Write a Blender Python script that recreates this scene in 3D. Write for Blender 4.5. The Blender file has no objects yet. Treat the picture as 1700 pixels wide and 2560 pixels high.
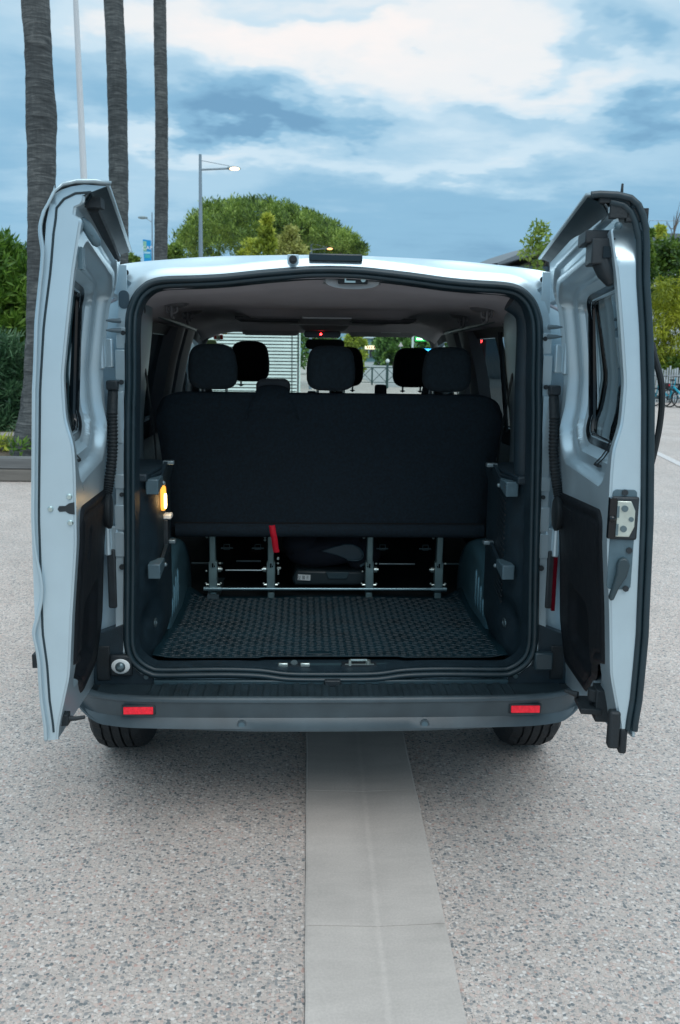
import bpy, math, random
from mathutils import Vector, Matrix, noise
D = bpy.data
sc = bpy.context.scene
rad = math.radians

# ------------------------------------------------------------ camera
F_PX, PITCH, YAW, ROLL, CX, CH = 2215.06, 0.175165, 0.04323, 0.013141, -0.10506, 1.58763
fw = Vector((math.sin(YAW)*math.cos(PITCH), math.cos(YAW)*math.cos(PITCH), -math.sin(PITCH)))
rt0 = Vector((math.cos(YAW), -math.sin(YAW), 0)); up0 = rt0.cross(fw)
rt = rt0*math.cos(ROLL)+up0*math.sin(ROLL); up = -rt0*math.sin(ROLL)+up0*math.cos(ROLL)
cam = D.cameras.new('camera'); camo = D.objects.new('camera', cam); sc.collection.objects.link(camo)
camo.matrix_world = Matrix(((rt.x, up.x, -fw.x, CX), (rt.y, up.y, -fw.y, 0), (rt.z, up.z, -fw.z, CH), (0, 0, 0, 1)))
cam.sensor_fit = 'VERTICAL'; cam.sensor_height = 36; cam.lens = F_PX/2560*36
cam.clip_start = 0.05; cam.clip_end = 3000
cam.dof.use_dof = True; cam.dof.focus_distance = 2.9; cam.dof.aperture_fstop = 7.1
sc.camera = camo

def ray(px, py): return fw+rt*((px-850)/F_PX)+up*((1280-py)/F_PX)
def at(px, py, Y):
    d = ray(px, py); t = Y/d.y
    return Vector((CX+d.x*t, Y, CH+d.z*t))

# ------------------------------------------------------------ view, world, sun
sc.view_settings.view_transform = 'Standard'; sc.view_settings.look = 'None'
sc.view_settings.exposure = 0.36; sc.view_settings.gamma = 1.0
SUN_EL, SUN_AZ = 55, 165     # azimuth measured from +Y towards +X
w = D.worlds.new('World'); sc.world = w; w.use_nodes = True
nt = w.node_tree; N = nt.nodes; N.clear()
def nd(t, nt=nt, **k):
    n = nt.nodes.new(t)
    for a, b in k.items(): setattr(n, a, b)
    return n
def mth(op, a, b=None, c=None, nt=nt, clamp=False):
    n = nt.nodes.new('ShaderNodeMath'); n.operation = op; n.use_clamp = clamp
    for i, v in enumerate((a, b, c)):
        if v is None: continue
        if isinstance(v, (int, float)): n.inputs[i].default_value = v
        else: nt.links.new(v, n.inputs[i])
    return n.outputs[0]
L = nt.links.new
tc = nd('ShaderNodeTexCoord'); sep = nd('ShaderNodeSeparateXYZ'); L(tc.outputs['Generated'], sep.inputs[0])
az = mth('ARCTAN2', sep.outputs[0], sep.outputs[1]); el = mth('ARCSINE', sep.outputs[2])
# cloud-layer coordinates: the direction cut by a flat layer overhead
zz = mth('MAXIMUM', mth('ADD', sep.outputs[2], 0.16), 0.05)
cc = nd('ShaderNodeCombineXYZ'); L(mth('DIVIDE', sep.outputs[0], zz), cc.inputs[0]); L(mth('DIVIDE', sep.outputs[1], zz), cc.inputs[1])
def nz(scale, detail, rough, vec, sx=1, sy=1, off=0, dist=0):
    m = nd('ShaderNodeMapping'); m.inputs['Scale'].default_value = (sx, sy, 1); m.inputs['Location'].default_value = (off, off*.7, off*.3)
    L(vec, m.inputs[0]); n = nd('ShaderNodeTexNoise'); n.inputs['Scale'].default_value = scale; n.inputs['Detail'].default_value = detail
    n.inputs['Roughness'].default_value = rough; n.inputs['Distortion'].default_value = dist
    L(m.outputs[0], n.inputs[0]); return n
n1 = nz(1.25, 9, .56, cc.outputs[0], 1.0, 1.5, 3.1, .25)
n2 = nz(5.0, 7, .6, cc.outputs[0], .8, 1.5, 8.3, .3)
wv = nz(2.6, 5, .55, cc.outputs[0], 1, 1, 1.7)
wsep = nd('ShaderNodeSeparateColor'); L(wv.outputs['Color'], wsep.inputs[0])
azw = mth('ADD', az, mth('MULTIPLY', mth('SUBTRACT', wsep.outputs[0], .5), .32))
elw = mth('ADD', el, mth('MULTIPLY', mth('SUBTRACT', wsep.outputs[1], .5), .16))
def blob(px, py, sx, sy, amp):
    d = ray(px, py).normalized(); a0 = math.atan2(d.x, d.y); e0 = math.asin(d.z)
    A = mth('POWER', mth('ABSOLUTE', mth('DIVIDE', mth('SUBTRACT', azw, a0), sx/2300)), 2.0)
    B = mth('POWER', mth('ABSOLUTE', mth('DIVIDE', mth('SUBTRACT', elw, e0), sy/2300)), 2.0)
    return mth('MULTIPLY', mth('EXPONENT', mth('MULTIPLY', mth('ADD', A, B), -1)), amp)
# brightness field: broad gradient (darker towards the horizon) + noise + the large cloud masses
grad = nd('ShaderNodeMapRange'); grad.inputs['From Min'].default_value = .0; grad.inputs['From Max'].default_value = .42
grad.inputs['To Min'].default_value = .06; grad.inputs['To Max'].default_value = .60; L(el, grad.inputs[0])
B = mth('ADD', grad.outputs[0], mth('MULTIPLY', mth('SUBTRACT', n1.outputs[0], .5), .42))
B = mth('ADD', B, mth('MULTIPLY', mth('SUBTRACT', n2.outputs[0], .5), .22))
for b in [(1120, 150, 520, 150, .52), (1000, 300, 200, 60, .20), (420, 90, 200, 90, .30), (1600, 260, 200, 120, .16), (700, 60, 260, 70, .30), (900, 425, 330, 35, .14), (500, 375, 260, 38, .34), (1220, 410, 260, 36, .18), (300, 470, 300, 60, .12),
          (650, 245, 300, 66, -.46), (800, 305, 230, 40, -.42), (1430, 150, 110, 34, -.34), (1640, 100, 110, 60, -.42), (1640, 330, 130, 45, -.46), (1300, 300, 170, 26, -.22), (1050, 105, 60, 18, -.2), (800, 15, 240, 22, -.25), (60, 220, 180, 160, -.10), (1150, 600, 700, 90, -.08), (300, 560, 300, 130, .08)]:
    B = mth('ADD', B, blob(*b))
cr = nd('ShaderNodeValToRGB'); cr.color_ramp.interpolation = 'EASE'
els = cr.color_ramp.elements
stops = [(0.0, (.125, .265, .405)), (.22, (.19, .365, .51)), (.42, (.31, .475, .595)), (.60, (.46, .585, .665)), (.80, (.66, .675, .68)), (1.0, (.74, .70, .68))]
els[0].position = 0; els[0].color = (*stops[0][1], 1); els[1].position = 1; els[1].color = (*stops[-1][1], 1)
for p, c in stops[1:-1]:
    e = els.new(p); e.color = (*c, 1)
L(B, cr.inputs[0])
bg = nd('ShaderNodeBackground'); L(cr.outputs[0], bg.inputs[0])
# thin cloud overhead and behind the camera is brighter than the cloud low ahead
zen = nd('ShaderNodeMapRange'); zen.interpolation_type = 'SMOOTHSTEP'; zen.inputs['From Min'].default_value = .42; zen.inputs['From Max'].default_value = .95; zen.inputs['To Min'].default_value = 1.0; zen.inputs['To Max'].default_value = 1.6; L(el, zen.inputs[0])
L(zen.outputs[0], bg.inputs[1])
sky = nd('ShaderNodeTexSky'); sky.sky_type = 'NISHITA'; sky.sun_disc = False; sky.sun_elevation = rad(SUN_EL); sky.sun_rotation = rad(SUN_AZ)
bg2 = nd('ShaderNodeBackground'); L(sky.outputs[0], bg2.inputs[0]); bg2.inputs[1].default_value = 0.008
ad = nd('ShaderNodeAddShader'); L(bg.outputs[0], ad.inputs[0]); L(bg2.outputs[0], ad.inputs[1])
wo = nd('ShaderNodeOutputWorld'); L(ad.outputs[0], wo.inputs[0])
sl = D.lights.new('sun', 'SUN'); sl.energy = 1.1; sl.angle = rad(40); sl.color = (1, .96, .92)
so = D.objects.new('sun', sl); sc.collection.objects.link(so)
sd = Vector((math.sin(rad(SUN_AZ))*math.cos(rad(SUN_EL)), math.cos(rad(SUN_AZ))*math.cos(rad(SUN_EL)), math.sin(rad(SUN_EL))))
so.rotation_euler = sd.to_track_quat('Z', 'Y').to_euler()

# ------------------------------------------------------------ materials
MATS = {}
def mat(name, col, rough=.5, metal=0, var=0, vscale=6, bump=0, bscale=60, spec=.5, coat=0, emit=None, estr=0, vstretch=(1, 1, 1)):
    if name in MATS: return MATS[name]
    m = D.materials.new(name); m.use_nodes = True; t = m.node_tree; b = t.nodes['Principled BSDF']
    b.inputs['Base Color'].default_value = (*col, 1); b.inputs['Roughness'].default_value = rough; b.inputs['Metallic'].default_value = metal
    b.inputs['Specular IOR Level'].default_value = spec; b.inputs['Coat Weight'].default_value = coat; b.inputs['Coat Roughness'].default_value = .08
    g = t.nodes.new('ShaderNodeTexCoord')
    mp = t.nodes.new('ShaderNodeMapping'); mp.inputs['Scale'].default_value = vstretch; t.links.new(g.outputs['Object'], mp.inputs[0])
    if var:
        n = t.nodes.new('ShaderNodeTexNoise'); n.inputs['Scale'].default_value = vscale; n.inputs['Detail'].default_value = 6
        t.links.new(mp.outputs[0], n.inputs[0])
        r = t.nodes.new('ShaderNodeMapRange'); r.inputs['From Min'].default_value = .3; r.inputs['From Max'].default_value = .7
        r.inputs['To Min'].default_value = 1-var; r.inputs['To Max'].default_value = 1+var; t.links.new(n.outputs[0], r.inputs[0])
        x = t.nodes.new('ShaderNodeVectorMath'); x.operation = 'SCALE'; x.inputs[0].default_value = col; t.links.new(r.outputs[0], x.inputs['Scale'])
        t.links.new(x.outputs[0], b.inputs['Base Color'])
        rr = t.nodes.new('ShaderNodeMapRange'); rr.inputs['To Min'].default_value = max(.03, rough*.8); rr.inputs['To Max'].default_value = min(1, rough*1.2)
        t.links.new(n.outputs[0], rr.inputs[0]); t.links.new(rr.outputs[0], b.inputs['Roughness'])
    if bump:
        n = t.nodes.new('ShaderNodeTexNoise'); n.inputs['Scale'].default_value = bscale; n.inputs['Detail'].default_value = 4
        t.links.new(mp.outputs[0], n.inputs[0]); bp = t.nodes.new('ShaderNodeBump'); bp.inputs['Strength'].default_value = bump; bp.inputs['Distance'].default_value = .01
        t.links.new(n.outputs[0], bp.inputs['Height']); t.links.new(bp.outputs[0], b.inputs['Normal'])
    if emit: b.inputs['Emission Color'].default_value = (*emit, 1); b.inputs['Emission Strength'].default_value = estr
    MATS[name] = m; return m
PAINT = mat('silver_paint', (.45, .575, .635), .34, .55, .09, 3, coat=.15)
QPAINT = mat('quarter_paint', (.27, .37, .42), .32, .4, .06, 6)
PAINTE = mat('silver_paint_inner', (.49, .62, .685), .30, .50, .05, 7, coat=.2)
BLACKP = mat('black_plastic', (.016, .024, .030), .45, 0, .25, 25, .25, 500)
TRIM = mat('door_trim', (.0035, .0065, .010), .6, 0, .2, 30, .3, 420, spec=.3)
SIDETRIM = mat('side_trim', (.010, .025, .036), .5, 0, .2, 20, .3, 380)
GREYP = mat('grey_plastic', (.075, .13, .16), .42, 0, .1, 30, .1, 300)
RUBBER = mat('rubber_seal', (.012, .030, .040), .42, 0, .15, 20)
DKRUB = mat('dark_rubber', (.010, .016, .020), .6, 0, .2, 20, .2, 200)
BUMPER = mat('bumper_plastic', (.053, .078, .092), .40, 0, .22, 9, .12, 600)
TREAD = mat('step_tread', (.014, .028, .036), .5, 0, .3, 12, .3, 250)
HEADL = mat('headliner', (.52, .50, .54), .9, 0, .05, 9, .15, 500)
LINING = mat('lining_plastic', (.060, .066, .075), .6, 0, .1, 10, .1, 200)
FABRICH = mat('headrest_fabric', (.016, .031, .043), .95, 0, .3, 90, .5, 700)
FABRIC = mat('seat_fabric', (.0095, .022, .034), .95, 0, .35, 90, .5, 700)
FABRICD = mat('seat_fabric_dark', (.006, .007, .009), .95, 0, .2, 60)
STEEL = mat('bright_steel', (.52, .62, .60), .30, .85, .1, 30)
DSTEEL = mat('dark_steel', (.15, .21, .23), .36, .7, .15, 30)
ARCHR = mat('rib_highlight', (.12, .25, .31), .24, .3)  # lighter than the arch paint: the highlights on the ribs are put into the colour
ARCH = mat('wheel_arch_paint', (.07, .16, .20), .30, .3, .1, 6)
MATR = mat('mat_rubber', (.006, .024, .034), .48, 0, .3, 9, .1, 300, spec=.3)
TYRE = mat('tyre_rubber', (.014, .018, .021), .7, 0, .3, 20, .3, 120)
REDREF = mat('red_reflector', (.75, .012, .03), .25, 0, .25, 90, .5, 260, emit=(.8, .01, .03), estr=.25)
REDL = mat('red_lens', (.11, .003, .010), .12)
WHITEP = mat('white_plastic', (.75, .80, .80), .4)
CONC = mat('concrete_pale', (.35, .33, .31), .85, 0, .1, 3, .2, 120)
def emis(name, col, s):
    m = D.materials.new(name); m.use_nodes = True; b = m.node_tree.nodes['Principled BSDF']
    b.inputs['Base Color'].default_value = (*col, 1); b.inputs['Emission Color'].default_value = (*col, 1); b.inputs['Emission Strength'].default_value = s
    return m
def glassm(name, tint, gcol=.9):
    m = D.materials.new(name); m.use_nodes = True; t = m.node_tree; t.nodes.clear()
    tr = t.nodes.new('ShaderNodeBsdfTransparent'); tr.inputs[0].default_value = (*tint, 1)
    gl = t.nodes.new('ShaderNodeBsdfGlossy'); gl.inputs['Roughness'].default_value = .01; gl.inputs[0].default_value = (gcol, gcol*1.05, gcol*1.05, 1)
    fr = t.nodes.new('ShaderNodeFresnel'); fr.inputs[0].default_value = 1.5
    mx = t.nodes.new('ShaderNodeMixShader'); o = t.nodes.new('ShaderNodeOutputMaterial')
    t.links.new(fr.outputs[0], mx.inputs[0]); t.links.new(tr.outputs[0], mx.inputs[1]); t.links.new(gl.outputs[0], mx.inputs[2]); t.links.new(mx.outputs[0], o.inputs[0])
    return m
GLASS = glassm('clear_glass', (.86, .95, .92)); TINT = glassm('tinted_glass', (.10, .13, .14)); DTINT = glassm('door_glass', (.10, .15, .16), .42)
FRIT = mat('glass_border', (.004, .006, .008), .12)

# ------------------------------------------------------------ helpers
class MB:
    def __init__(s): s.v = []; s.f = []; s.m = []; s.mi = 0
    def add(s, vs, fs):
        o = len(s.v); s.v += [tuple(p) for p in vs]; s.f += [tuple(i+o for i in f) for f in fs]; s.m += [s.mi]*len(fs); return s
    def box(s, c, d, rot=None):
        c = Vector(c); h = [x/2 for x in d]; vs = []
        for z in (-1, 1):
            for x, y in ((-1, -1), (1, -1), (1, 1), (-1, 1)):
                p = Vector((x*h[0], y*h[1], z*h[2]))
                if rot: p = rot @ p
                vs.append(c+p)
        return s.add(vs, [(0, 3, 2, 1), (4, 5, 6, 7), (0, 1, 5, 4), (1, 2, 6, 5), (2, 3, 7, 6), (3, 0, 4, 7)])
    def grid(s, P, closed_u=False, closed_v=False, skip=None):
        n, m = len(P), len(P[0]); vs = [p for r in P for p in r]; fs = []
        for i in range(n if closed_u else n-1):
            for j in range(m if closed_v else m-1):
                if skip and skip(i, j): continue
                a, b = i*m+j, ((i+1) % n)*m+j; c, d = ((i+1) % n)*m+(j+1) % m, i*m+(j+1) % m
                fs.append((a, b, c, d))
        return s.add(vs, fs)
    def tube(s, path, r, n=8, closed=False, caps=True, flat=None):
        path = [Vector(p) for p in path]; k = len(path); rings = []
        rr = r if isinstance(r, (list, tuple)) else [r]*k; prev = None
        for i, p in enumerate(path):
            a = path[(i-1) % k] if (closed or i > 0) else p; b = path[(i+1) % k] if (closed or i < k-1) else p
            t = (b-a).normalized()
            if prev is None:
                ref = Vector((0, 0, 1)) if abs(t.z) < .9 else Vector((1, 0, 0)); x = t.cross(ref).normalized()
            else: x = (prev-t*prev.dot(t)).normalized()
            prev = x; y = t.cross(x)
            fx, fy = flat if flat else (1, 1)
            rings.append([p+x*math.cos(q*2*math.pi/n)*rr[i]*fx+y*math.sin(q*2*math.pi/n)*rr[i]*fy for q in range(n)])
        s.grid(rings, closed, True)
        if caps and not closed:
            o = len(s.v)-k*n
            s.f += [tuple(o+q for q in range(n)), tuple(o+(k-1)*n+q for q in reversed(range(n)))]; s.m += [s.mi]*2
        return s
    def cyl(s, a, b, r, n=16, r2=None): return s.tube([a, b], [r, r if r2 is None else r2], n)
    def prism(s, poly, f, t0, t1):
        n = len(poly); vs = [f(a, b, t0) for a, b in poly]+[f(a, b, t1) for a, b in poly]
        fs = [tuple(reversed(range(n))), tuple(range(n, 2*n))]+[(i, (i+1) % n, n+(i+1) % n, n+i) for i in range(n)]
        return s.add(vs, fs)
    def ball(s, c, r, n=10, m=14, fn=None):
        c = Vector(c); r = r if isinstance(r, (tuple, list)) else (r, r, r); P = []
        for i in range(n+1):
            t = math.pi*i/n; P.append([c+Vector((r[0]*math.sin(t)*math.cos(2*math.pi*j/m), r[1]*math.sin(t)*math.sin(2*math.pi*j/m), r[2]*math.cos(t))) for j in range(m)])
        return s.grid(P, False, True)
    def build(s, name, m, parent=None, smooth=40, bevel=0, solid=0, segs=2, sub=0, off=0):
        me = D.meshes.new(name); me.from_pydata(s.v, [], s.f)
        ms = m if isinstance(m, (list, tuple)) else [m]
        for q in ms: me.materials.append(q)
        if len(ms) > 1: me.polygons.foreach_set('material_index', s.m)
        o = D.objects.new(name, me); sc.collection.objects.link(o)
        if smooth:
            me.polygons.foreach_set('use_smooth', [True]*len(me.polygons))
            me.update()
            try: me.set_sharp_from_angle(angle=rad(smooth))
            except Exception: pass
        if solid: md = o.modifiers.new('s', 'SOLIDIFY'); md.thickness = solid; md.offset = off
        if bevel:
            md = o.modifiers.new('b', 'BEVEL'); md.width = bevel; md.segments = segs; md.limit_method = 'ANGLE'; md.angle_limit = rad(35)
            if smooth: md.harden_normals = False
        if sub: md = o.modifiers.new('d', 'SUBSURF'); md.levels = sub; md.render_levels = sub
        if parent is not None:
            o.parent = parent; o.matrix_parent_inverse = Matrix.Translation(-parent.location)
        return o
def empty(name, loc, label=None, cat=None, group=None):
    o = D.objects.new(name, None); sc.collection.objects.link(o); o.location = loc; o.empty_display_size = .2
    if label: tag(o, label, cat, group)
    return o
def tag(o, label=None, cat=None, group=None, kind=None):
    if label: o['label'] = label
    if cat: o['category'] = cat
    if group: o['group'] = group
    if kind: o['kind'] = kind
    return o
def copy_tree(o, parent=None, share=True):
    kids = [c for c in list(sc.objects) if c.parent == o]
    c = o.copy(); sc.collection.objects.link(c); c.parent = parent
    if parent is not None: c.matrix_parent_inverse = o.matrix_parent_inverse.copy()
    for k in kids: copy_tree(k, c)
    return c
def text(name, s, size, M, m, parent=None, ext=.001, align='CENTER'):
    cu = D.curves.new(name, 'FONT'); cu.body = s; cu.size = size; cu.extrude = ext; cu.align_x = align; cu.align_y = 'CENTER'
    t = D.objects.new(name, cu); sc.collection.objects.link(t); bpy.context.view_layer.update()
    me = D.meshes.new_from_object(t); D.objects.remove(t)
    me.transform(M); me.materials.clear(); me.materials.append(m)
    o = D.objects.new(name, me); sc.collection.objects.link(o)
    if parent is not None: o.parent = parent; o.matrix_parent_inverse = Matrix.Translation(-parent.location)
    return o
def sm(x, a=0, b=1):
    t = max(0, min(1, (x-a)/(b-a))); return t*t*(3-2*t)
def lerp(x, xs, ys):
    if x <= xs[0]: return ys[0]
    for i in range(len(xs)-1):
        if x <= xs[i+1]: return ys[i]+(ys[i+1]-ys[i])*(x-xs[i])/(xs[i+1]-xs[i])
    return ys[-1]
def rrect(cx, cz, hx, hz, r, n=8):
    o = []
    for q, (sx, sz) in enumerate(((1, 1), (-1, 1), (-1, -1), (1, -1))):
        for i in range(n+1):
            a = math.pi/2*(q+i/n); o.append((cx+sx*(hx-r)+r*math.cos(a), cz+sz*(hz-r)+r*math.sin(a)))
    return o
def rsdf(x, z, cx, cz, hx, hz, r):
    dx = abs(x-cx)-hx+r; dz = abs(z-cz)-hz+r
    return math.hypot(max(dx, 0), max(dz, 0))+min(max(dx, dz), 0)-r
def catmull(pts, n, closed=False):
    P = [Vector(p) for p in pts]; k = len(P); out = []
    for i in range(k if closed else k-1):
        g = lambda j: P[j % k] if closed else P[max(0, min(k-1, j))]
        a, b, c, d = g(i-1), g(i), g(i+1), g(i+2)
        for q in range(n):
            t = q/n; out.append(.5*((2*b)+(c-a)*t+(2*a-5*b+4*c-d)*t*t+(3*b-a-3*c+d)*t**3))
    if not closed: out.append(P[-1])
    return out
def seam(o): return o
# ============================================================ THE VAN
VAN = empty('van', (0, 5.3, 0), 'silver passenger van seen from behind with both rear doors swung open', 'van')
def Yr(z): return lerp(z, [.3, 1.13, 1.494, 1.648, 1.837, 1.98], [2.86, 2.861, 2.873, 2.884, 2.927, 2.97])
SEALH = [(0, 1.868), (.055, 1.867), (.11, 1.864), (.243, 1.851), (.35, 1.838), (.44, 1.831), (.54, 1.826), (.585, 1.817), (.615, 1.80), (.643, 1.769), (.661, 1.723), (.667, 1.67), (.669, 1.5), (.674, 1.4), (.681, 1.14), (.689, .868), (.696, .67), (.693, .61), (.68, .572), (.655, .542), (.62, .520), (.575, .511), (.385, .513), (.25, .509), (.15, .496), (0, .494)]
OUTH = [(0, 1.908), (.06, 1.908), (.12, 1.907), (.25, 1.903), (.36, 1.899), (.45, 1.893), (.55, 1.884), (.63, 1.876), (.70, 1.864), (.76, 1.84), (.81, 1.78), (.84, 1.70), (.90, 1.5), (.93, 1.4), (.965, 1.14), (.97, .868), (.95, .67), (.95, .61), (.945, .575), (.945, .54), (.94, .50), (.6, .475), (.385, .465), (.25, .46), (.15, .46), (0, .46)]
def full(h): return h+[(-x, z) for x, z in reversed(h[1:-1])]
def fine(h, n=4): return [(p.x, p.z) for p in catmull([(x, 0, z) for x, z in full(h)], n, True)]
S0 = fine(SEALH); O0 = fine(OUTH); K = len(S0)
def offl(S, d):
    o = []
    for i in range(len(S)):
        a, b = S[i-1], S[(i+1) % len(S)]; t = Vector((b[0]-a[0], b[1]-a[1])).normalized(); o.append((S[i][0]-t.y*d, S[i][1]+t.x*d))
    return o
def ring3(S, dy=0): return [(x, Yr(z)+dy, z) for x, z in S]
def side(x, z): return 1 if (abs(x) > .60 and .55 < z < 1.80) else 0
b = MB()
r1 = offl(S0, .026); r2 = offl(S0, .030)
R = [ring3(offl(S0, -.004), .03), ring3(S0, -.002), [(x, Yr(z)-.002, z) for x, z in r1],
     [(x, Yr(z)-.002+(.038 if side(x, z) else .003), z) for x, z in r2],
     [((r2[i][0]*.35+O0[i][0]*.65), Yr(O0[i][1])+(.045 if side(*O0[i]) else .004), (r2[i][1]*.35+O0[i][1]*.65)) for i in range(K)],
     [(x*.997, Yr(z)+.010, z-.0035) for x, z in O0], [(x, Yr(z)+.02+.025*(z > 1.8), z+.001) for x, z in O0]]
b.grid(R, False, True)
frame = b.build('rear_frame', PAINTE, VAN, smooth=35)
b = MB(); b.grid([ring3(offl(S0, -.038), .06), ring3(offl(S0, -.034), .010), ring3(offl(S0, -.004), .012)], False, True); b.build('opening_lip', SIDETRIM, frame, smooth=50)

# outer body ------------------------------------------------------------
PROF = [(0, 1.945), (.3, 1.94), (.55, 1.925), (.68, 1.90), (.76, 1.86), (.82, 1.79), (.86, 1.68), (.915, 1.48), (.945, 1.32), (.955, 1.24), (.968, 1.12), (.975, .95), (.965, .75), (.945, .5), (.91, .36)]
YS = [2.99, 3.10, 3.25, 3.4, 4.15, 4.3, 4.45, 5.15, 5.3, 5.45, 5.85, 6.15, 6.45, 6.75, 6.95, 7.2, 7.45, 7.6, 7.68]
def ztop(y): return lerp(y, [2.9, 3.5, 5.6, 5.85, 6.15, 6.45, 6.75, 6.95, 7.2, 7.45, 7.6, 7.7], [1.91, 1.945, 1.945, 1.90, 1.70, 1.47, 1.24, 1.12, 1.04, .92, .80, .6])
def wsc(y): return lerp(y, [2.9, 3.1, 6.5, 7.2, 7.6, 7.7], [.985, 1, 1, .96, .86, .8])
def bodyP(off=0):
    P = []
    for y in YS:
        zt = ztop(y)-off; h = [(x*wsc(y)-(off if x > .5 else 0), min(z-(off if z > 1.7 else 0)-(.040*(1-sm(y, 2.99, 3.45)) if .5 < x < .85 else 0), zt)) for x, z in PROF]
        h = [(x, min(z, lerp(x, [p[0] for p in OUTH[:11]], [p[1] for p in OUTH[:11]])+.085*(y-2.99)-off) if x < .80 else z) for x, z in h]
        P.append([(-x, y, z) for x, z in reversed(h)]+[(x, y, z) for x, z in h[1:]])
    return P
NP = len(PROF)
def hole(i, j, lin=False):
    k = j-(NP-1) if j >= NP-1 else NP-2-j     # half-profile segment index
    y0 = YS[i]
    if k in (6, 7, 8) and (3.25 <= y0 < 3.39 or 3.4 <= y0 < 4.1 or 4.3 <= y0 < 5.1 or 5.45 <= y0 < 6.1): return True
    if 5.85 <= y0 < 6.7 and k <= 4: return True
    return False
b = MB(); b.grid(bodyP(), skip=lambda i, j: hole(i, j)); body = b.build('body_shell', PAINT, VAN, smooth=45)
b = MB(); b.grid(bodyP(.045), skip=lambda i, j: hole(i, j, True)); b.build('inner_lining', LINING, VAN, smooth=45)
b = MB()
for s in (-1, 1):                    # front and under-body closings
    b.box((s*.60, 7.62, .5), (.55, .1, .35))
b.box((0, 7.55, .55), (1.5, .15, .4)); b.build('front_bumper', BUMPER, VAN, bevel=.03)
b = MB(); b.box((0, 5.3, .40), (1.70, 4.5, .10)); b.build('underbody', DKRUB, VAN)
# panes -------------------------------------------------------------------
def pane(y0, y1, s, name, m):
    b = MB(); P = []
    for y in (y0, (y0+y1)/2, y1):
        P.append([(s*(.862*wsc(y)-.02), y, min(1.68, ztop(y)-.02)), (s*(.915*wsc(y)-.02), y, min(1.48, ztop(y)-.02)), (s*(.953*wsc(y)-.02), y, 1.24)])
    b.grid(P); return b.build(name, m, VAN, smooth=60)
for s in (-1, 1):
    for y0, y1 in ((3.22, 4.18), (4.27, 5.18)): pane(y0, y1, s, 'side_window', TINT)
    pane(5.42, 6.2, s, 'side_window', GLASS)
b = MB(); P = []
for y, z in ((5.80, 1.90), (6.0, 1.79), (6.3, 1.575), (6.55, 1.385), (6.85, 1.16)): P.append([(x*wsc(y), y, z-.015-.03*abs(x)**3) for x in [-.82+.0964*q for q in range(18)]])
b.grid(P); WS = b.build('windscreen', GLASS, VAN, smooth=60)
# windscreen stickers (flag with a small crest, oval badge, small yellow tab)
STR = mat('sticker_red', (.72, .03, .015), .5); STW = mat('sticker_white', (.75, .75, .70), .5); STG = mat('sticker_green', (.45, .60, .25), .5); STY = mat('sticker_yellow', (.8, .55, .05), .5)
def onws(px, py):      # point just inside the windscreen
    d = ray(px, py); best = None
    for q in range(400):
        y = 5.75+q*.0028; t = y/d.y; z = CH+d.z*t; zs = lerp(y, [5.80, 6.0, 6.3, 6.55, 6.85], [1.90, 1.79, 1.575, 1.385, 1.16])-.015
        if zs < z+.012: return Vector((CX+d.x*t, y-.004, z))
    return Vector((CX, 6.2, 1.6))
def stick(cx, cy, w_, h_, m, name, par, n=0, oy=0):
    c = onws(cx, cy); k = c.y/F_PX; b = MB(); u = Vector((1, 0, 0)); v = Vector((0, -.6, .62)).normalized(); w2, h2 = w_*k/2, h_*k/2/.8
    nn = Vector((0, -.72, -.7))*(.002+oy)
    pts = [(w2*math.cos(a*math.pi/12)*1.0, h2*math.sin(a*math.pi/12)) for a in range(24)] if n else [(-w2, -h2), (w2, -h2), (w2, h2), (-w2, h2)]
    b.prism(pts, lambda a, q, t: c+u*a+v*q+nn-Vector((0, t, t)), 0, .001); return b.build(name, m, par, smooth=0)
fl = stick(546, 842, 23, 12, STR, 'flag_sticker', WS); stick(546, 842, 9, 12, STW, 'white_band', fl, oy=.002); stick(546, 841, 4, 5, STG, 'crest', fl, 1, oy=.004)
stick(527, 855, 30, 13, STG, 'oval_sticker', WS, 1); stick(562, 833, 12, 4, STY, 'yellow_tab', WS)

# headliner ------------------------------------------------------------------
b = MB(); P = []
ys = [2.945+.06*q for q in range(52)]
for y in ys:
    row = []
    for q in range(41):
        x = -.76+.038*q; a = abs(x)
        zt = 1.79-.30*max(0, a-.56)**1.3-.25*max(0, a-.66)
        zt += .045*sm(a, .62, .0)*(1-sm(y, 2.95, 3.6))                # arched near the opening
        zt += .016*math.exp(-((y-3.02)/.08)**2)
        zt -= .030*sm(y, 3.95, 4.05)*(1-sm(y, 5.0, 5.25))*(1-sm(a, .33, .42))      # raised centre console
        zt -= .05*sm(y, 5.55, 5.9)
        row.append((x, y, zt))
    P.append(row)
b.grid(P); head = b.build('headliner', HEADL, VAN, smooth=60, solid=.01, off=1)
# roof vents and grilles, the two trim lines
for x in (-.27, .27):
    b = MB(); b.box((x, 4.30, 1.752), (.30, .22, .012))
    for q in range(9): b.box((x, 4.20+.025*q, 1.7445), (.28, .010, .008))
    b.build('roof_vent', LINING, head, bevel=.003)
for tw, ty in ((.22, 4.05), (.36, 4.92)): b = MB(); b.box((0, ty, 1.752), (tw, .012, .01)); b.build('trim_line', mat('pale_trim', (.6, .62, .64), .4), head)
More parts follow.
